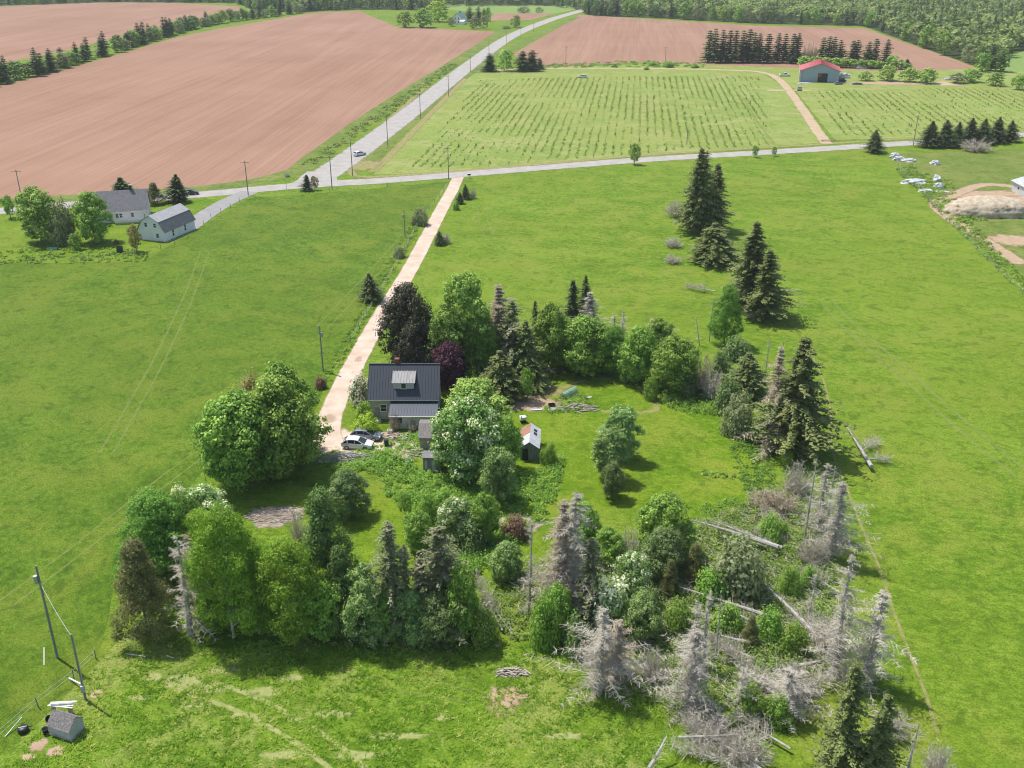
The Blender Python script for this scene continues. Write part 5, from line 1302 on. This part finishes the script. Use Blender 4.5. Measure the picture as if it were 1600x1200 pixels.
for fi, (fa, fb, fl_) in enumerate([((1290, 1000), (1235, 960), 'left of the tallest dead spruce'), ((1205, 1075), (1130, 1015), 'below the dark bare snag'), ((1265, 1090), (1200, 1075), 'under the lower dead tangles'), ((1180, 1030), (1110, 1000), 'right of the thin dead spruces'), ((1255, 860), (1180, 830), 'above the lime green bush'), ((1310, 925), (1255, 890), 'beside the tallest dead spruce top'), ((1130, 1190), (1050, 1165), 'along the bottom left edge'), ((1235, 1170), (1150, 1120), 'left of the tall bottom spruce')]):
    fallen(fa, fb, 'slim pale fallen trunk '+fl_, 'dead', .13, .5, .8, 40+fi)
fallen((1190, 1060), (1250, 1045), 'pale fallen stem in the middle lower deadfall', 'dead', .12, .4, .6, 28)

# ------------------------------------------------------------------ small yard things
def pile_sticks(name, px, py, rx, ry, h, n, mat, label, cat, seed=0, ln=1.2, wd=.05):
    rng = random.Random(seed); c = at(px, py); mb = MB()
    for i in range(n):
        a = rng.uniform(0, 6.283); r = math.sqrt(rng.random()); x = r*rx*math.cos(a); y = r*ry*math.sin(a); z = h*(1-r*r)*rng.uniform(.2, 1)+.04
        th = rng.gauss(0, .5) if rx > ry else rng.uniform(0, 3.14); l = ln*rng.uniform(.4, 1)
        mb.bar((x-l/2*math.cos(th), y-l/2*math.sin(th), max(.03, z+rng.uniform(-.1, .1))), (x+l/2*math.cos(th), y+l/2*math.sin(th), max(.03, z+rng.uniform(-.1, .1))), wd*rng.uniform(.6, 1.3))
    o = mb.build(name, M[mat]); o.location = c; return tag(o, label, cat)
pile_sticks('brush_heap', 540, 717, 4.0, 1.3, .8, 260, 'deadwood', 'long heap of grey sticks below the parked cars', 'brush pile', 1, 1.6, .06)
pile_sticks('mulch_heap', 430, 806, 3.6, 2.0, .45, 280, 'wood', 'low grey heap of old stalks below the big maples', 'heap', 2, .9, .05)
pile_sticks('brush_heap', 800, 1052, 1.6, .7, .5, 90, 'wood', 'small pile of sticks and logs in the near field', 'brush pile', 3, .9, .07)
pile_sticks('lumber_heap', 898, 638, 3.4, 1.5, .5, 60, 'wood', 'heap of old grey boards at the garden edge', 'lumber pile', 4, 2.2, .10)
pile_sticks('lumber_heap', 655, 708, 1.8, 1.2, .5, 40, 'wood', 'scattered boards in front of the grey roofed shed', 'lumber pile', 5, 1.4, .10)
pile_sticks('lumber_heap', 619, 683, 1.6, .9, .4, 36, 'wood', 'broken boards right of the parked cars', 'lumber pile', 6, 1.2, .10)
pile_sticks('mulch_heap', 688, 762, .9, .6, .3, 50, 'wood', 'small twig heap among the yard weeds', 'heap', 7, .6, .04)
def crate(px, py, d, mat, name, label, cat, rz=.2, z=0):
    o = empty(name, at(px, py)+Vector((0, 0, z)), rz, label, cat); x, y, h = d; t = .05
    bb = MB(); bb.box((0, 0, .03), (x, y, .06)); bb.box((-x/2+t/2, 0, h/2), (t, y, h)); bb.box((x/2-t/2, 0, h/2), (t, y, h)); bb.box((0, -y/2+t/2, h/2), (x-2*t, t, h)); bb.box((0, y/2-t/2, h/2), (x-2*t, t, h)); bb.build('box', M[mat], o)
    return o
hv = empty('beehive_box', at(817, 660), .3, 'white box on dark legs standing on the lawn', 'box')
MB().box((0, 0, .75), (.9, .8, .45)).build('top', M['whitepipe'], hv)
MB().box((0, 0, .27), (.72, .62, .5)).build('base', M['black'], hv)
bn = empty('wheelie_bin', at(604, 697), .1, 'dark green bin right of the white hatchback', 'bin')
MB().prism([(-.24, .08), (.24, .08), (.32, 1.0), (-.32, 1.0)], -.3, .3).build('body', M['greenbin'], bn); MB().box((0, 0, 1.04), (.72, .72, .08)).build('lid', M['greenbin'], bn)
for s in (-1, 1): MB().tube([(s*.2, .3, .1), (s*.3, .3, .1)], .1, 8).build('wheel', M['tyre'], bn)
crate(609, 676, (.7, .6, .45), 'whitepipe', 'storage_tub', 'pale tub beside the lean-to corner', 'tub')
crate(632, 688, (.6, .5, .4), 'whitepipe', 'storage_tub', 'pale tub among the yard boards', 'tub', .7)
crate(640, 682, (.9, .5, .3), 'concrete', 'stone_trough', 'grey trough in front of the lean-to wall', 'trough', -.2)
crate(868, 640, (2.2, .8, .25), 'whitepipe', 'white_tray', 'long white tray at the lower garden edge', 'tray', .15)
crate(862, 636, (1.0, .8, .5), 'black', 'black_crate', 'black crate behind the long white tray', 'crate', .1)
crate(838, 641, (1.6, .6, .2), 'whitepipe', 'white_tray', 'white tray left of the black crate', 'tray', .1)
crate(772, 629, (.6, .5, .5), 'redp', 'red_crate', 'red crate under the low wide spruce', 'crate', .4)
crate(919, 622, (1.2, .4, .15), 'whitepipe', 'white_tray', 'small white tray right of the board heap', 'tray', .5)
crate(508, 722, (1.6, .5, .2), 'whitepipe', 'white_tray', 'pale tray at the left of the stick heap', 'tray', .1)
crate(574, 712, (1.2, .4, .25), 'whitepipe', 'white_tray', 'pale tray at the right of the stick heap', 'tray', .3)
crate(638, 722, (.9, .7, .3), 'teal', 'teal_basin', 'teal basin in the weeds left of the dark shed', 'basin', .3)
crate(82, 390, (2.2, .8, .5), 'teal', 'teal_table', 'teal garden table on the white house lawn', 'table', .2)
crate(188, 395, (1.2, 1.0, 1.4), 'greenbin', 'compost_bin', 'dark green compost bin below the white house', 'bin', .1)
# hoop tunnel with net
ht = empty('hoop_tunnel', at(889, 618), R(-38), 'teal net hoop tunnel at the upper garden edge', 'garden tunnel')
for i in range(6):
    pts = [(.62*math.cos(a), -1.6+i*.65, .95*math.sin(a)) for a in np.linspace(0, math.pi, 11)]
    MB().tube(pts, .03, 5).build('hoop', M['teal'], ht)
nb_ = MB()
for i in range(5):
    for s in range(10):
        a = math.pi*s/10+.06; a2 = math.pi*(s+1)/10-.06
        y = -1.6+i*.65+.06
        nb_.add([(.64*math.cos(a), y, .97*math.sin(a)), (.64*math.cos(a2), y, .97*math.sin(a2)), (.64*math.cos(a2), y+.5, .97*math.sin(a2)), (.64*math.cos(a), y+.5, .97*math.sin(a)), (.61*math.cos(a), y, .94*math.sin(a)), (.61*math.cos(a2), y, .94*math.sin(a2)), (.61*math.cos(a2), y+.5, .94*math.sin(a2)), (.61*math.cos(a), y+.5, .94*math.sin(a))], [(0, 1, 2, 3), (7, 6, 5, 4), (0, 4, 5, 1), (1, 5, 6, 2), (2, 6, 7, 3), (3, 7, 4, 0)])
nb_.build('net', M['teal'], ht)
# mailbox at the drive entrance
mbx = empty('mailbox', at(733, 279), .2, 'small black and white mailbox at the driveway entrance', 'mailbox')
MB().box((0, 0, .5), (.12, .12, 1.0)).build('post', M['wood'], mbx); MB().box((0, 0, 1.2), (.9, .6, .45)).build('box', M['black'], mbx); MB().box((0, 0, 1.5), (.95, .65, .12)).build('lid', M['whitepipe'], mbx)
sg = empty('stop_sign', at(448, 297), R(-70), 'small octagonal road sign seen from behind at the junction', 'road sign')
MB().tube([(0, 0, -.2), (0, 0, 2.9)], .05, 6).build('post', M['metal'], sg)
MB().prism([(.38*math.cos(math.pi/8+k*math.pi/4), 2.6+.38*math.sin(math.pi/8+k*math.pi/4)) for k in range(8)], -.10, -.07).build('plate', M['metal'], sg)
sgd = empty('culvert_rail', at(1294, 221), R(8), 'low wooden rail at the farm lane entrance', 'rail')
MB().box((0, 0, .5), (5.5, .2, .3)).build('rail', M['wood'], sgd)
for s in (-1, 1): MB().box((s*2.2, 0, .25), (.25, .25, .5)).build('post', M['wood'], sgd)

# fences: posts with two wires
def fence(pts, spacing, label, h=1.2, r=.06):
    P = [at(*p) for p in pts]; o = empty('wire_fence', P[0], 0, label, 'fence'); o0 = P[0]; wires = MB(); prev = None
    pm = MB().tube([(0, 0, -.2), (0, 0, h)], [r, r*.85], 6).mesh('post')
    for a, b in zip(P[:-1], P[1:]):
        n = max(1, int((b-a).length/spacing))
        for k in range(n):
            q = a.lerp(b, k/n)-o0; po = link('post', pm, M['pole'], o); po.location = q; po.rotation_euler = (trng.uniform(-.05, .05), trng.uniform(-.05, .05), 0)
            if prev is not None:
                for z in (h*.5, h*.88): wires.bar((prev.x, prev.y, z), (q.x, q.y, z), .018)
            prev = q
    wires.build('wire', M['wire'], o); return o
fence([(388, 308), (330, 341), (293, 372), (230, 400), (130, 409), (0, 414)], 5.0, 'post and wire fence round the white house garden')
fence([(470, 302), (560, 296), (650, 288), (702, 285)], 6.0, 'post and wire fence along the crossroad before the driveway')
fence([(700, 290), (655, 350), (605, 440), (548, 535), (525, 570)], 6.5, 'post and wire fence along the left of the dirt driveway')
fence([(1395, 244), (1408, 268), (1470, 335), (1560, 425), (1640, 500)], 7.0, 'post and wire fence along the right pasture edge')
fence([(-10, 1165), (60, 1105), (116, 1062), (150, 1030), (190, 990)], 3.6, 'thin post and wire fence past the pump shed')

# ------------------------------------------------------------------ east farmyard: bales, straw pile
def lump(name, px, py, rx, ry, h, mat, label, cat, seed=0, n=14, m=7, rough=.18, rz=0, kind=None):
    rng = np.random.default_rng(seed); V = []; Fc = []
    for j in range(m):
        u = j/(m-1)
        for k in range(n):
            a = 2*math.pi*k/n; rr = math.cos(u*math.pi/2)**.8; f = 1+rng.normal(0, rough)
            V.append((rx*rr*f*math.cos(a), ry*rr*f*math.sin(a), max(-.05, h*math.sin(u*math.pi/2)*(1+rng.normal(0, rough*.6)))) if j < m-1 else (0+rng.normal(0, .02), 0, h))
    for j in range(m-1):
        for k in range(n): Fc.append((j*n+k, j*n+(k+1) % n, (j+1)*n+(k+1) % n, (j+1)*n+k))
    mb = MB().add(V, Fc); o = mb.build(name, M[mat], None, mat == 'pile'); o.location = at(px, py); o.rotation_euler = (0, 0, rz); return tag(o, label, cat, None, kind)
for i, a in enumerate([(1398, 246, 1.6, 1.1, 1.5, 'upper left'), (1404, 250, 1.8, 1.1, 1.3, 'lower left'), (1420, 252, 2.2, 1.2, .9, 'flat right'), (1461, 257, 1.6, 1.2, 1.3, 'lone')]):
    lump('wrapped_bale', *a[:5], 'plastic', a[5]+' white plastic bale in the upper yard group', 'bale', 60+i, rough=.14)
for i, a in enumerate([(1428, 286, 3.4, 1.8, 1.2, 'wide torn'), (1463, 282, 1.0, 1.6, 1.6, 'upright'), (1466, 294, 1.4, 1.2, 1.5, 'round'), (1447, 299, 2.0, 1.1, .7, 'flat left'), (1466, 300, 2.6, .7, .4, 'long low')]):
    lump('wrapped_bale', *a[:5], 'plastic', a[5]+' white plastic sheet heap in the lower yard group', 'bale', 70+i, rough=.2)
lump('straw_pile', 1545, 332, 11.5, 6.5, 4.0, 'pile', 'big pale straw and manure pile in the right farmyard', 'straw pile', 80, 70, 16, .035)
for i, a in enumerate([(1316, 127, 1.5, 1.5, 1.4), (1347, 107, 3.5, 1.5, 1.5), (1319, 122, 3, 1.6, 2.6), (1256, 131, 3, 1, .6), (1340, 132, 2.5, 1, .8), (1484, 125, 3.5, 1.2, 1.2)]):
    lump('yard_heap', *a, 'plastic' if i in (1, 2, 3, 5) else 'cardark', ['dark heap at the barn corner', 'white tarp heap behind the barn yard', 'white covered stack right of the red barn', 'low white heap left of the red barn', 'dark low heap right of the barn', 'white covered boat shape by the sandy patch'][i], 'heap', 90+i)

# ------------------------------------------------------------------ plantation saplings
def mini(seed):
    rng = np.random.default_rng(seed); n = 36; z = rng.uniform(.05, 1, n)**.9; r = .36*(1-z)+.03; a = rng.uniform(0, 6.283, n)
    c = np.stack([r*np.cos(a)*.7, r*np.sin(a)*.7, z], 1); nn = norm(np.stack([np.cos(a), np.sin(a), np.full(n, .7)], 1)+rng.normal(0, .3, (n, 3)))
    v, q = leaves(c, nn, .17*(1.15-z*.7), .6, rng); return v, q, rng.uniform(.1, .9, n)
MINI = [mini(s) for s in (1, 2, 3)]
mini_mesh = [raw_mesh('needles', v, q, tint=t) for v, q, t in MINI]
fieldA = [(640, 262), (752, 125), (900, 121), (1150, 119), (1185, 122), (1205, 226), (1000, 239), (740, 261)]
fieldB = [(1256, 143), (1600, 136), (1800, 134), (1800, 196), (1600, 203), (1430, 210), (1316, 213)]
prng = np.random.default_rng(9); spots = []; rowpts = []
for poly, dirv, sp, step in ((fieldA, at(786, 130)-at(677, 245), 2.9, 3.0), (fieldB, at(1257, 142)-at(1305, 205), 3.3, 3.0)):
    dd = Vector((dirv.x, dirv.y, 0)).normalized(); nn = Vector((dd.y, -dd.x, 0)); W = [at(*p) for p in poly]
    u = [w_.dot(nn) for w_ in W]; t = [w_.dot(dd) for w_ in W]
    for a in np.arange(min(u), max(u), sp):
        for b in np.arange(min(t), max(t), step):
            p = nn*float(a+prng.normal(0, .15))+dd*float(b+prng.normal(0, .6)); x, y = proj((p.x, p.y, 0))
            if inpoly([x], [y], poly)[0]:
                rowpts.append((p.x, p.y, dd.x, dd.y))
                if prng.random() < .075 and x < 1620: spots.append((y, p.x, p.y))
spots.sort(reverse=True)
for i, (y, a, b) in enumerate(spots[:300]):
    o = empty('fir_sapling', (a, b, 0), float(prng.uniform(0, 6.28)), 'knee high dark fir sapling standing in a plantation row', 'sapling', 'fir saplings of the plantation'); s = float(prng.uniform(.6, 1.35)); o.scale = (s*1.1, s*1.1, s)
    link('needles', mini_mesh[i % 3], M['spruce'], o)
parts = []
for i, (y, a, b) in enumerate(spots[300:]):
    v, q, t = MINI[i % 3]; s = prng.uniform(.7, 1.8); parts.append((v*s+np.array([a, b, 0]), q, t))
if parts:
    V, Q, T = merge(parts); tag(link('sapling_rows', raw_mesh('sapling_rows', V, Q, tint=T), M['spruce']), 'far rows of small fir saplings in the plantation', 'saplings', None, 'stuff')
rp = np.array(rowpts); n = 9; c = np.repeat(rp, n, 0); k = len(c)
cx = c[:, 0]+c[:, 2]*prng.uniform(-1.7, 1.7, k)+c[:, 3]*prng.normal(0, .20, k); cy = c[:, 1]+c[:, 3]*prng.uniform(-1.7, 1.7, k)-c[:, 2]*prng.normal(0, .20, k)
keep = prng.random(k) < np.clip(.6+.5*np.sin(c[:, 0]*.11+c[:, 1]*.035)+.3*np.sin(c[:, 1]*.21), .12, 1); cx, cy = cx[keep], cy[keep]; k = len(cx)
v, q = leaves(np.stack([cx, cy, prng.uniform(.06, .3, k)], 1), norm(prng.normal(0, .5, (k, 3))+np.array([0, 0, .8])), prng.uniform(.2, .48, k), .5, prng)
tag(link('row_grass', raw_mesh('row_grass', v, q, tint=prng.uniform(0, .9, k)), M['rowgrass']), 'long unmown grass along the plantation rows', 'grass', None, 'stuff')

# ------------------------------------------------------------------ undergrowth and long grass (uncountable)
def scatter_poly(poly, n, rng):
    W = [at(*p) for p in poly]; x0 = min(w_.x for w_ in W); x1 = max(w_.x for w_ in W); y0 = min(w_.y for w_ in W); y1 = max(w_.y for w_ in W); out = []
    while len(out) < n:
        x = rng.uniform(x0, x1, n*2); y = rng.uniform(y0, y1, n*2); k = inpoly(x, y, [(w_.x, w_.y) for w_ in W]); out += list(zip(x[k], y[k]))
    return np.array(out[:n])
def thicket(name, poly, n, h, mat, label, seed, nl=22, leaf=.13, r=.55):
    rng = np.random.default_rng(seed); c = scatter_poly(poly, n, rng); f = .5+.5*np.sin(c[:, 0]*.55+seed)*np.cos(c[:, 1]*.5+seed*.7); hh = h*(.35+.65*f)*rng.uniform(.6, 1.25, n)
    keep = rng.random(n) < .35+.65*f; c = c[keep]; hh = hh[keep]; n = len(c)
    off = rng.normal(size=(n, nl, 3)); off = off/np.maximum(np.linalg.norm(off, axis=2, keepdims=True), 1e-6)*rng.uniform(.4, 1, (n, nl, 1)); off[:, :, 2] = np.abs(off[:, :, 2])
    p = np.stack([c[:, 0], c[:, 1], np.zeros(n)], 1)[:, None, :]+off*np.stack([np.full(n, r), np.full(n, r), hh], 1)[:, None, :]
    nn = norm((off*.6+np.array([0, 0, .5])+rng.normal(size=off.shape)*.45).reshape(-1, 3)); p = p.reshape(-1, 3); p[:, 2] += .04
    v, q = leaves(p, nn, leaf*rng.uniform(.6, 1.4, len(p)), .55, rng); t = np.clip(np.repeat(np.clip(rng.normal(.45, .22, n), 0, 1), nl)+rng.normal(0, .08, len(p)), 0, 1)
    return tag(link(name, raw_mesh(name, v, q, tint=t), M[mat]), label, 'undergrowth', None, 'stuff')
thicket('yard_weeds', [(590, 705), (660, 735), (760, 760), (830, 740), (880, 715), (875, 760), (850, 810), (800, 860), (740, 900), (690, 870), (640, 800), (600, 770), (590, 740), (510, 735)], 2600, 1.3, 'weed', 'overgrown yard weeds below the sheds', 1)
thicket('yard_weeds', [(590, 690), (660, 672), (665, 700), (640, 730), (560, 735), (500, 728), (495, 712), (560, 706)], 420, .8, 'weed', 'weeds among the boards in front of the farmhouse', 2)
thicket('brambles', [(780, 890), (860, 870), (960, 860), (1100, 815), (1230, 760), (1290, 790), (1310, 900), (1290, 1020), (1260, 1110), (1080, 1110), (1010, 1040), (900, 1010), (800, 1000), (745, 960)], 5400, 1.4, 'weed2', 'tangled green brambles among the fallen spruces', 3)
thicket('brambles', [(1040, 610), (1120, 615), (1140, 650), (1080, 648), (1030, 630)], 330, 1.3, 'weed', 'leafy brambles at the right end of the lawn row', 4)
thicket('garden_weeds', [(850, 632), (905, 612), (930, 638), (900, 646), (855, 646)], 150, .8, 'weed', 'weeds round the garden boards', 5)
thicket('garden_weeds', [(-20, 400), (60, 382), (150, 384), (235, 395), (225, 408), (100, 412), (-20, 414)], 330, .7, 'weed', 'flower bed growth before the white house', 6, leaf=.2)
thicket('verge_weeds', [(648, 340), (610, 400), (560, 490), (515, 570), (500, 600), (512, 604), (540, 560), (585, 480), (640, 385), (668, 340)], 420, .6, 'weed', 'rough weeds along the left driveway verge', 7)
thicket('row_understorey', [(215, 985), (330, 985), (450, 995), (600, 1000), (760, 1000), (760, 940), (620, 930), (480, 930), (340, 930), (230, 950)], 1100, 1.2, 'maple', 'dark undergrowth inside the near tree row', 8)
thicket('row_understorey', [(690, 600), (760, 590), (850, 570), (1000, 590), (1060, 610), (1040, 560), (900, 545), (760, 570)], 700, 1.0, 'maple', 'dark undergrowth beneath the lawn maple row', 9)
thicket('lawn_weeds', [(1140, 690), (1205, 690), (1215, 760), (1190, 800), (1150, 740)], 260, .7, 'poplar', 'rank dark grass at the right lawn edge', 10)
thicket('lawn_weeds', [(1097, 735), (1150, 742), (1147, 750), (1098, 744)], 45, .5, 'maple', 'dark weed strip on the lawn', 11, r=.35)
thicket('lawn_weeds', [(1090, 790), (1150, 780), (1170, 815), (1110, 815)], 90, .5, 'weed', 'weed patch at the lower lawn', 12)
thicket('verge_weeds', [(700, 100), (600, 167), (500, 238), (470, 258), (480, 264), (520, 240), (620, 172), (715, 102)], 380, .9, 'rowgrass', 'long grass on the far road verge', 13, leaf=.3, r=1.2)
thicket('verge_weeds', [(850, 100), (1000, 96), (1100, 99), (1100, 106), (1000, 105), (850, 107)], 200, 1.4, 'poplar', 'rank growth between lane and far ploughed field', 14, leaf=.4, r=1.6)
thicket('yard_margin', [(1400, 265), (1470, 335), (1560, 420), (1600, 460), (1600, 435), (1560, 395), (1500, 325), (1425, 258)], 900, .9, 'maple', 'rank growth along the right pasture fence', 15, leaf=.2, r=.8)
thicket('yard_margin', [(1400, 258), (1480, 280), (1500, 300), (1470, 310), (1420, 290)], 200, .8, 'weed', 'weeds round the white bales', 16, leaf=.2, r=.8)
thicket('yard_margin', [(1500, 335), (1545, 335), (1540, 345), (1505, 345)], 60, 1.0, 'maple', 'green weeds at the foot of the straw pile', 17, leaf=.2, r=.8)
# dead litter through the deadfall
lr_ = np.random.default_rng(33); c = scatter_poly([(780, 900), (960, 870), (1100, 820), (1230, 770), (1300, 800), (1330, 960), (1320, 1060), (1240, 1120), (1060, 1120), (900, 1020)], 5200, lr_)
a_ = np.stack([c[:, 0], c[:, 1], lr_.uniform(.05, 1.0, len(c))], 1); th = lr_.normal(2.4, .7, len(c)); ln = lr_.uniform(.4, 2.2, len(c))
e_ = a_+np.stack([np.cos(th)*ln, np.sin(th)*ln, lr_.uniform(-.3, .4, len(c))*ln], 1); e_[:, 2] = np.maximum(e_[:, 2], .03)
v, q = ribbons(a_, e_, .02, lr_, .008)
tag(link('dead_litter', raw_mesh('dead_litter', v, q, tint=lr_.uniform(.2, 1, len(c))), M['twig']), 'grey dead branches strewn through the brambles', 'branches', None, 'stuff')
# long grass tufts
def tufts(name, poly, n, label, h=.32, seed=1, blades=7, mat='grassblade'):
    rng = np.random.default_rng(seed); c = scatter_poly(poly, n, rng); f = np.sin(c[:, 0]*.9+np.sin(c[:, 1]*.7)*1.5)*np.cos(c[:, 1]*1.1+np.sin(c[:, 0]*.5)); c = c[f+rng.normal(0, .5, n) > -.1]; n = len(c)
    t0 = np.clip(.40+.25*np.sin(c[:, 0]*.35+c[:, 1]*.22)+rng.normal(0, .13, n), 0, .85); t0[rng.random(n) < .07] = .95
    a = np.repeat(np.stack([c[:, 0], c[:, 1], np.zeros(n)], 1), blades, 0)+rng.normal(0, .10, (n*blades, 3))*np.array([1, 1, 0]); hh = h*rng.uniform(.5, 1.3, n*blades)
    e = a+np.stack([rng.normal(0, .18, n*blades), rng.normal(0, .18, n*blades), hh], 1); v, q = ribbons(a, e, .05, rng, .012)
    return tag(link(name, raw_mesh(name, v, q, tint=np.repeat(t0, blades)), M[mat]), label, 'grass', None, 'stuff')
tufts('long_grass', [(-10, 1215), (110, 1090), (170, 1020), (300, 1000), (600, 1005), (880, 1010), (1010, 1050), (1060, 1130), (1050, 1215)], 9000, 'clumpy long grass of the foreground field', .22)

# ------------------------------------------------------------------ far wood
WOOD = [[(-400, 10), (0, 9), (180, 3), (370, 5), (400, 18), (470, 19), (560, 15), (630, 16), (680, 16), (700, 10), (860, 9), (905, 17), (925, 26), (1000, 27), (1180, 37), (1350, 41), (1440, 74), (1500, 95), (1535, 106), (1565, 96), (1580, 82), (1700, 78), (2000, 70), (2000, -18), (-400, -18)]]
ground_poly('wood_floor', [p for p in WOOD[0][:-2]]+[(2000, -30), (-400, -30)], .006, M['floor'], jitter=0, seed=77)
frng = np.random.default_rng(5); trees_ = []
gx_, gy_ = np.meshgrid(np.arange(-760, 900, 9.0), np.arange(470, 1420, 10.0)); fx = (gx_+frng.uniform(-3.6, 3.6, gx_.shape)).ravel(); fy = (gy_+frng.uniform(-4, 4, gy_.shape)).ravel()
dd_ = fy*math.cos(PITCH)+CAM_H*math.sin(PITCH); sx = 800+FPX*fx/dd_; sy = 600-FPX*(fy*math.sin(PITCH)-CAM_H*math.cos(PITCH))/dd_
k_ = inpoly(sx, sy, WOOD[0]) & (sx > -120) & (sx < 1720); fx, fy, sx, sy = fx[k_], fy[k_], sx[k_], sy[k_]
# nearest to the camera at each part of the wood's edge: individual trees
order = np.argsort(-sy+np.interp(sx, [0, 180, 370, 470, 630, 900, 1000, 1180, 1350, 1440, 1500, 1535, 1700], [9, 3, 5, 19, 16, 17, 27, 37, 41, 74, 95, 106, 78])); edge = set(order[:150].tolist())
def low(kind, seed):
    if kind == 's':
        rng = np.random.default_rng(seed); n = 70; z = rng.uniform(.06, 1, n)**.85; r = .2*(1-z)+.02; a = rng.uniform(0, 6.283, n); c = np.stack([r*np.cos(a)*.85, r*np.sin(a)*.85, z], 1)
        v, q = leaves(c, norm(np.stack([np.cos(a), np.sin(a), np.full(n, .8)], 1)+rng.normal(0, .3, (n, 3))), .095*(1.2-z*.8), .6, rng); return v, q, rng.uniform(.0, .35, n)
    rng = np.random.default_rng(seed); n = 110; d = norm(rng.normal(size=(n, 3))); d[:, 2] = np.abs(d[:, 2]+.2); L = norm(rng.normal(size=(9, 3))); L[:, 2] = np.abs(L[:, 2])
    c = L[rng.integers(0, 9, n)]*np.array([.24, .24, .30])+np.array([0, 0, .52])+d*.19*rng.uniform(.6, 1.1, (n, 1))-np.array([0, 0, .05]); v, q = leaves(c, norm(d+rng.normal(0, .45, (n, 3))+np.array([0, 0, .3])), .085*rng.uniform(.7, 1.3, n), .7, rng)
    return v, q, np.clip(rng.normal(.0, .10, n), -.25, .25)
LOWB = [low('b', s) for s in range(5)]; LOWS = [low('s', s) for s in range(4)]; parts = []; ei = 0
for i in range(len(fx)):
    near = 1 if sx[i] > 900 else 0; con = frng.random() < (.42 if not near else .22+.18*math.sin(fx[i]*.02))
    h = frng.uniform(11, 17) if con else frng.uniform(8, 14)
    if i in edge:
        kind = 'fars' if con else ['fard', 'farb', 'farw', 'farp'][int(frng.integers(0, 4))]
        plant_at(kind, Vector((fx[i], fy[i], 0)), h, h*.42 if con else h*.85, 'spruce at the near edge of the far wood' if con else 'leafy tree at the near edge of the far wood', 'far wood edge spruces' if con else 'far wood edge leafy trees'); continue
    v, q, t = (LOWS[i % 4] if con else LOWB[i % 5]); a = frng.uniform(0, 6.283); ca_, sa_ = math.cos(a), math.sin(a)
    vv = np.stack([v[:, 0]*ca_-v[:, 1]*sa_, v[:, 0]*sa_+v[:, 1]*ca_, v[:, 2]], 1)*np.array([h*(1. if con else 1.15), h*(1. if con else 1.15), h])+np.array([fx[i], fy[i], 0])
    base = 0 if con else frng.uniform(.25, .95); parts.append((vv, q, np.clip(t+base, 0, 1)))
V, Q, T = merge(parts); tag(link('far_wood', raw_mesh('far_wood', V, Q, tint=T), M['forest']), 'mixed green wood filling the far background', 'wood', None, 'stuff')
print('wood trees', len(fx), 'saplings', len(spots), 'tris wood', len(Q)*2)

# ------------------------------------------------------------------ air
hz = bpy.data.materials.new('haze_air'); hz.use_nodes = True; hn = hz.node_tree; hn.nodes.clear()
ho = hn.nodes.new('ShaderNodeOutputMaterial'); pv = hn.nodes.new('ShaderNodeVolumePrincipled')
pv.inputs['Color'].default_value = (.86, .92, 1.0, 1); pv.inputs['Density'].default_value = .00010; pv.inputs['Anisotropy'].default_value = .0
hn.links.new(pv.outputs[0], ho.inputs['Volume'])
tag(MB().box((0, 1120, 35), (3100, 2620, 72)).build('haze', hz), 'pale summer haze over the far fields', 'haze', None, 'stuff')
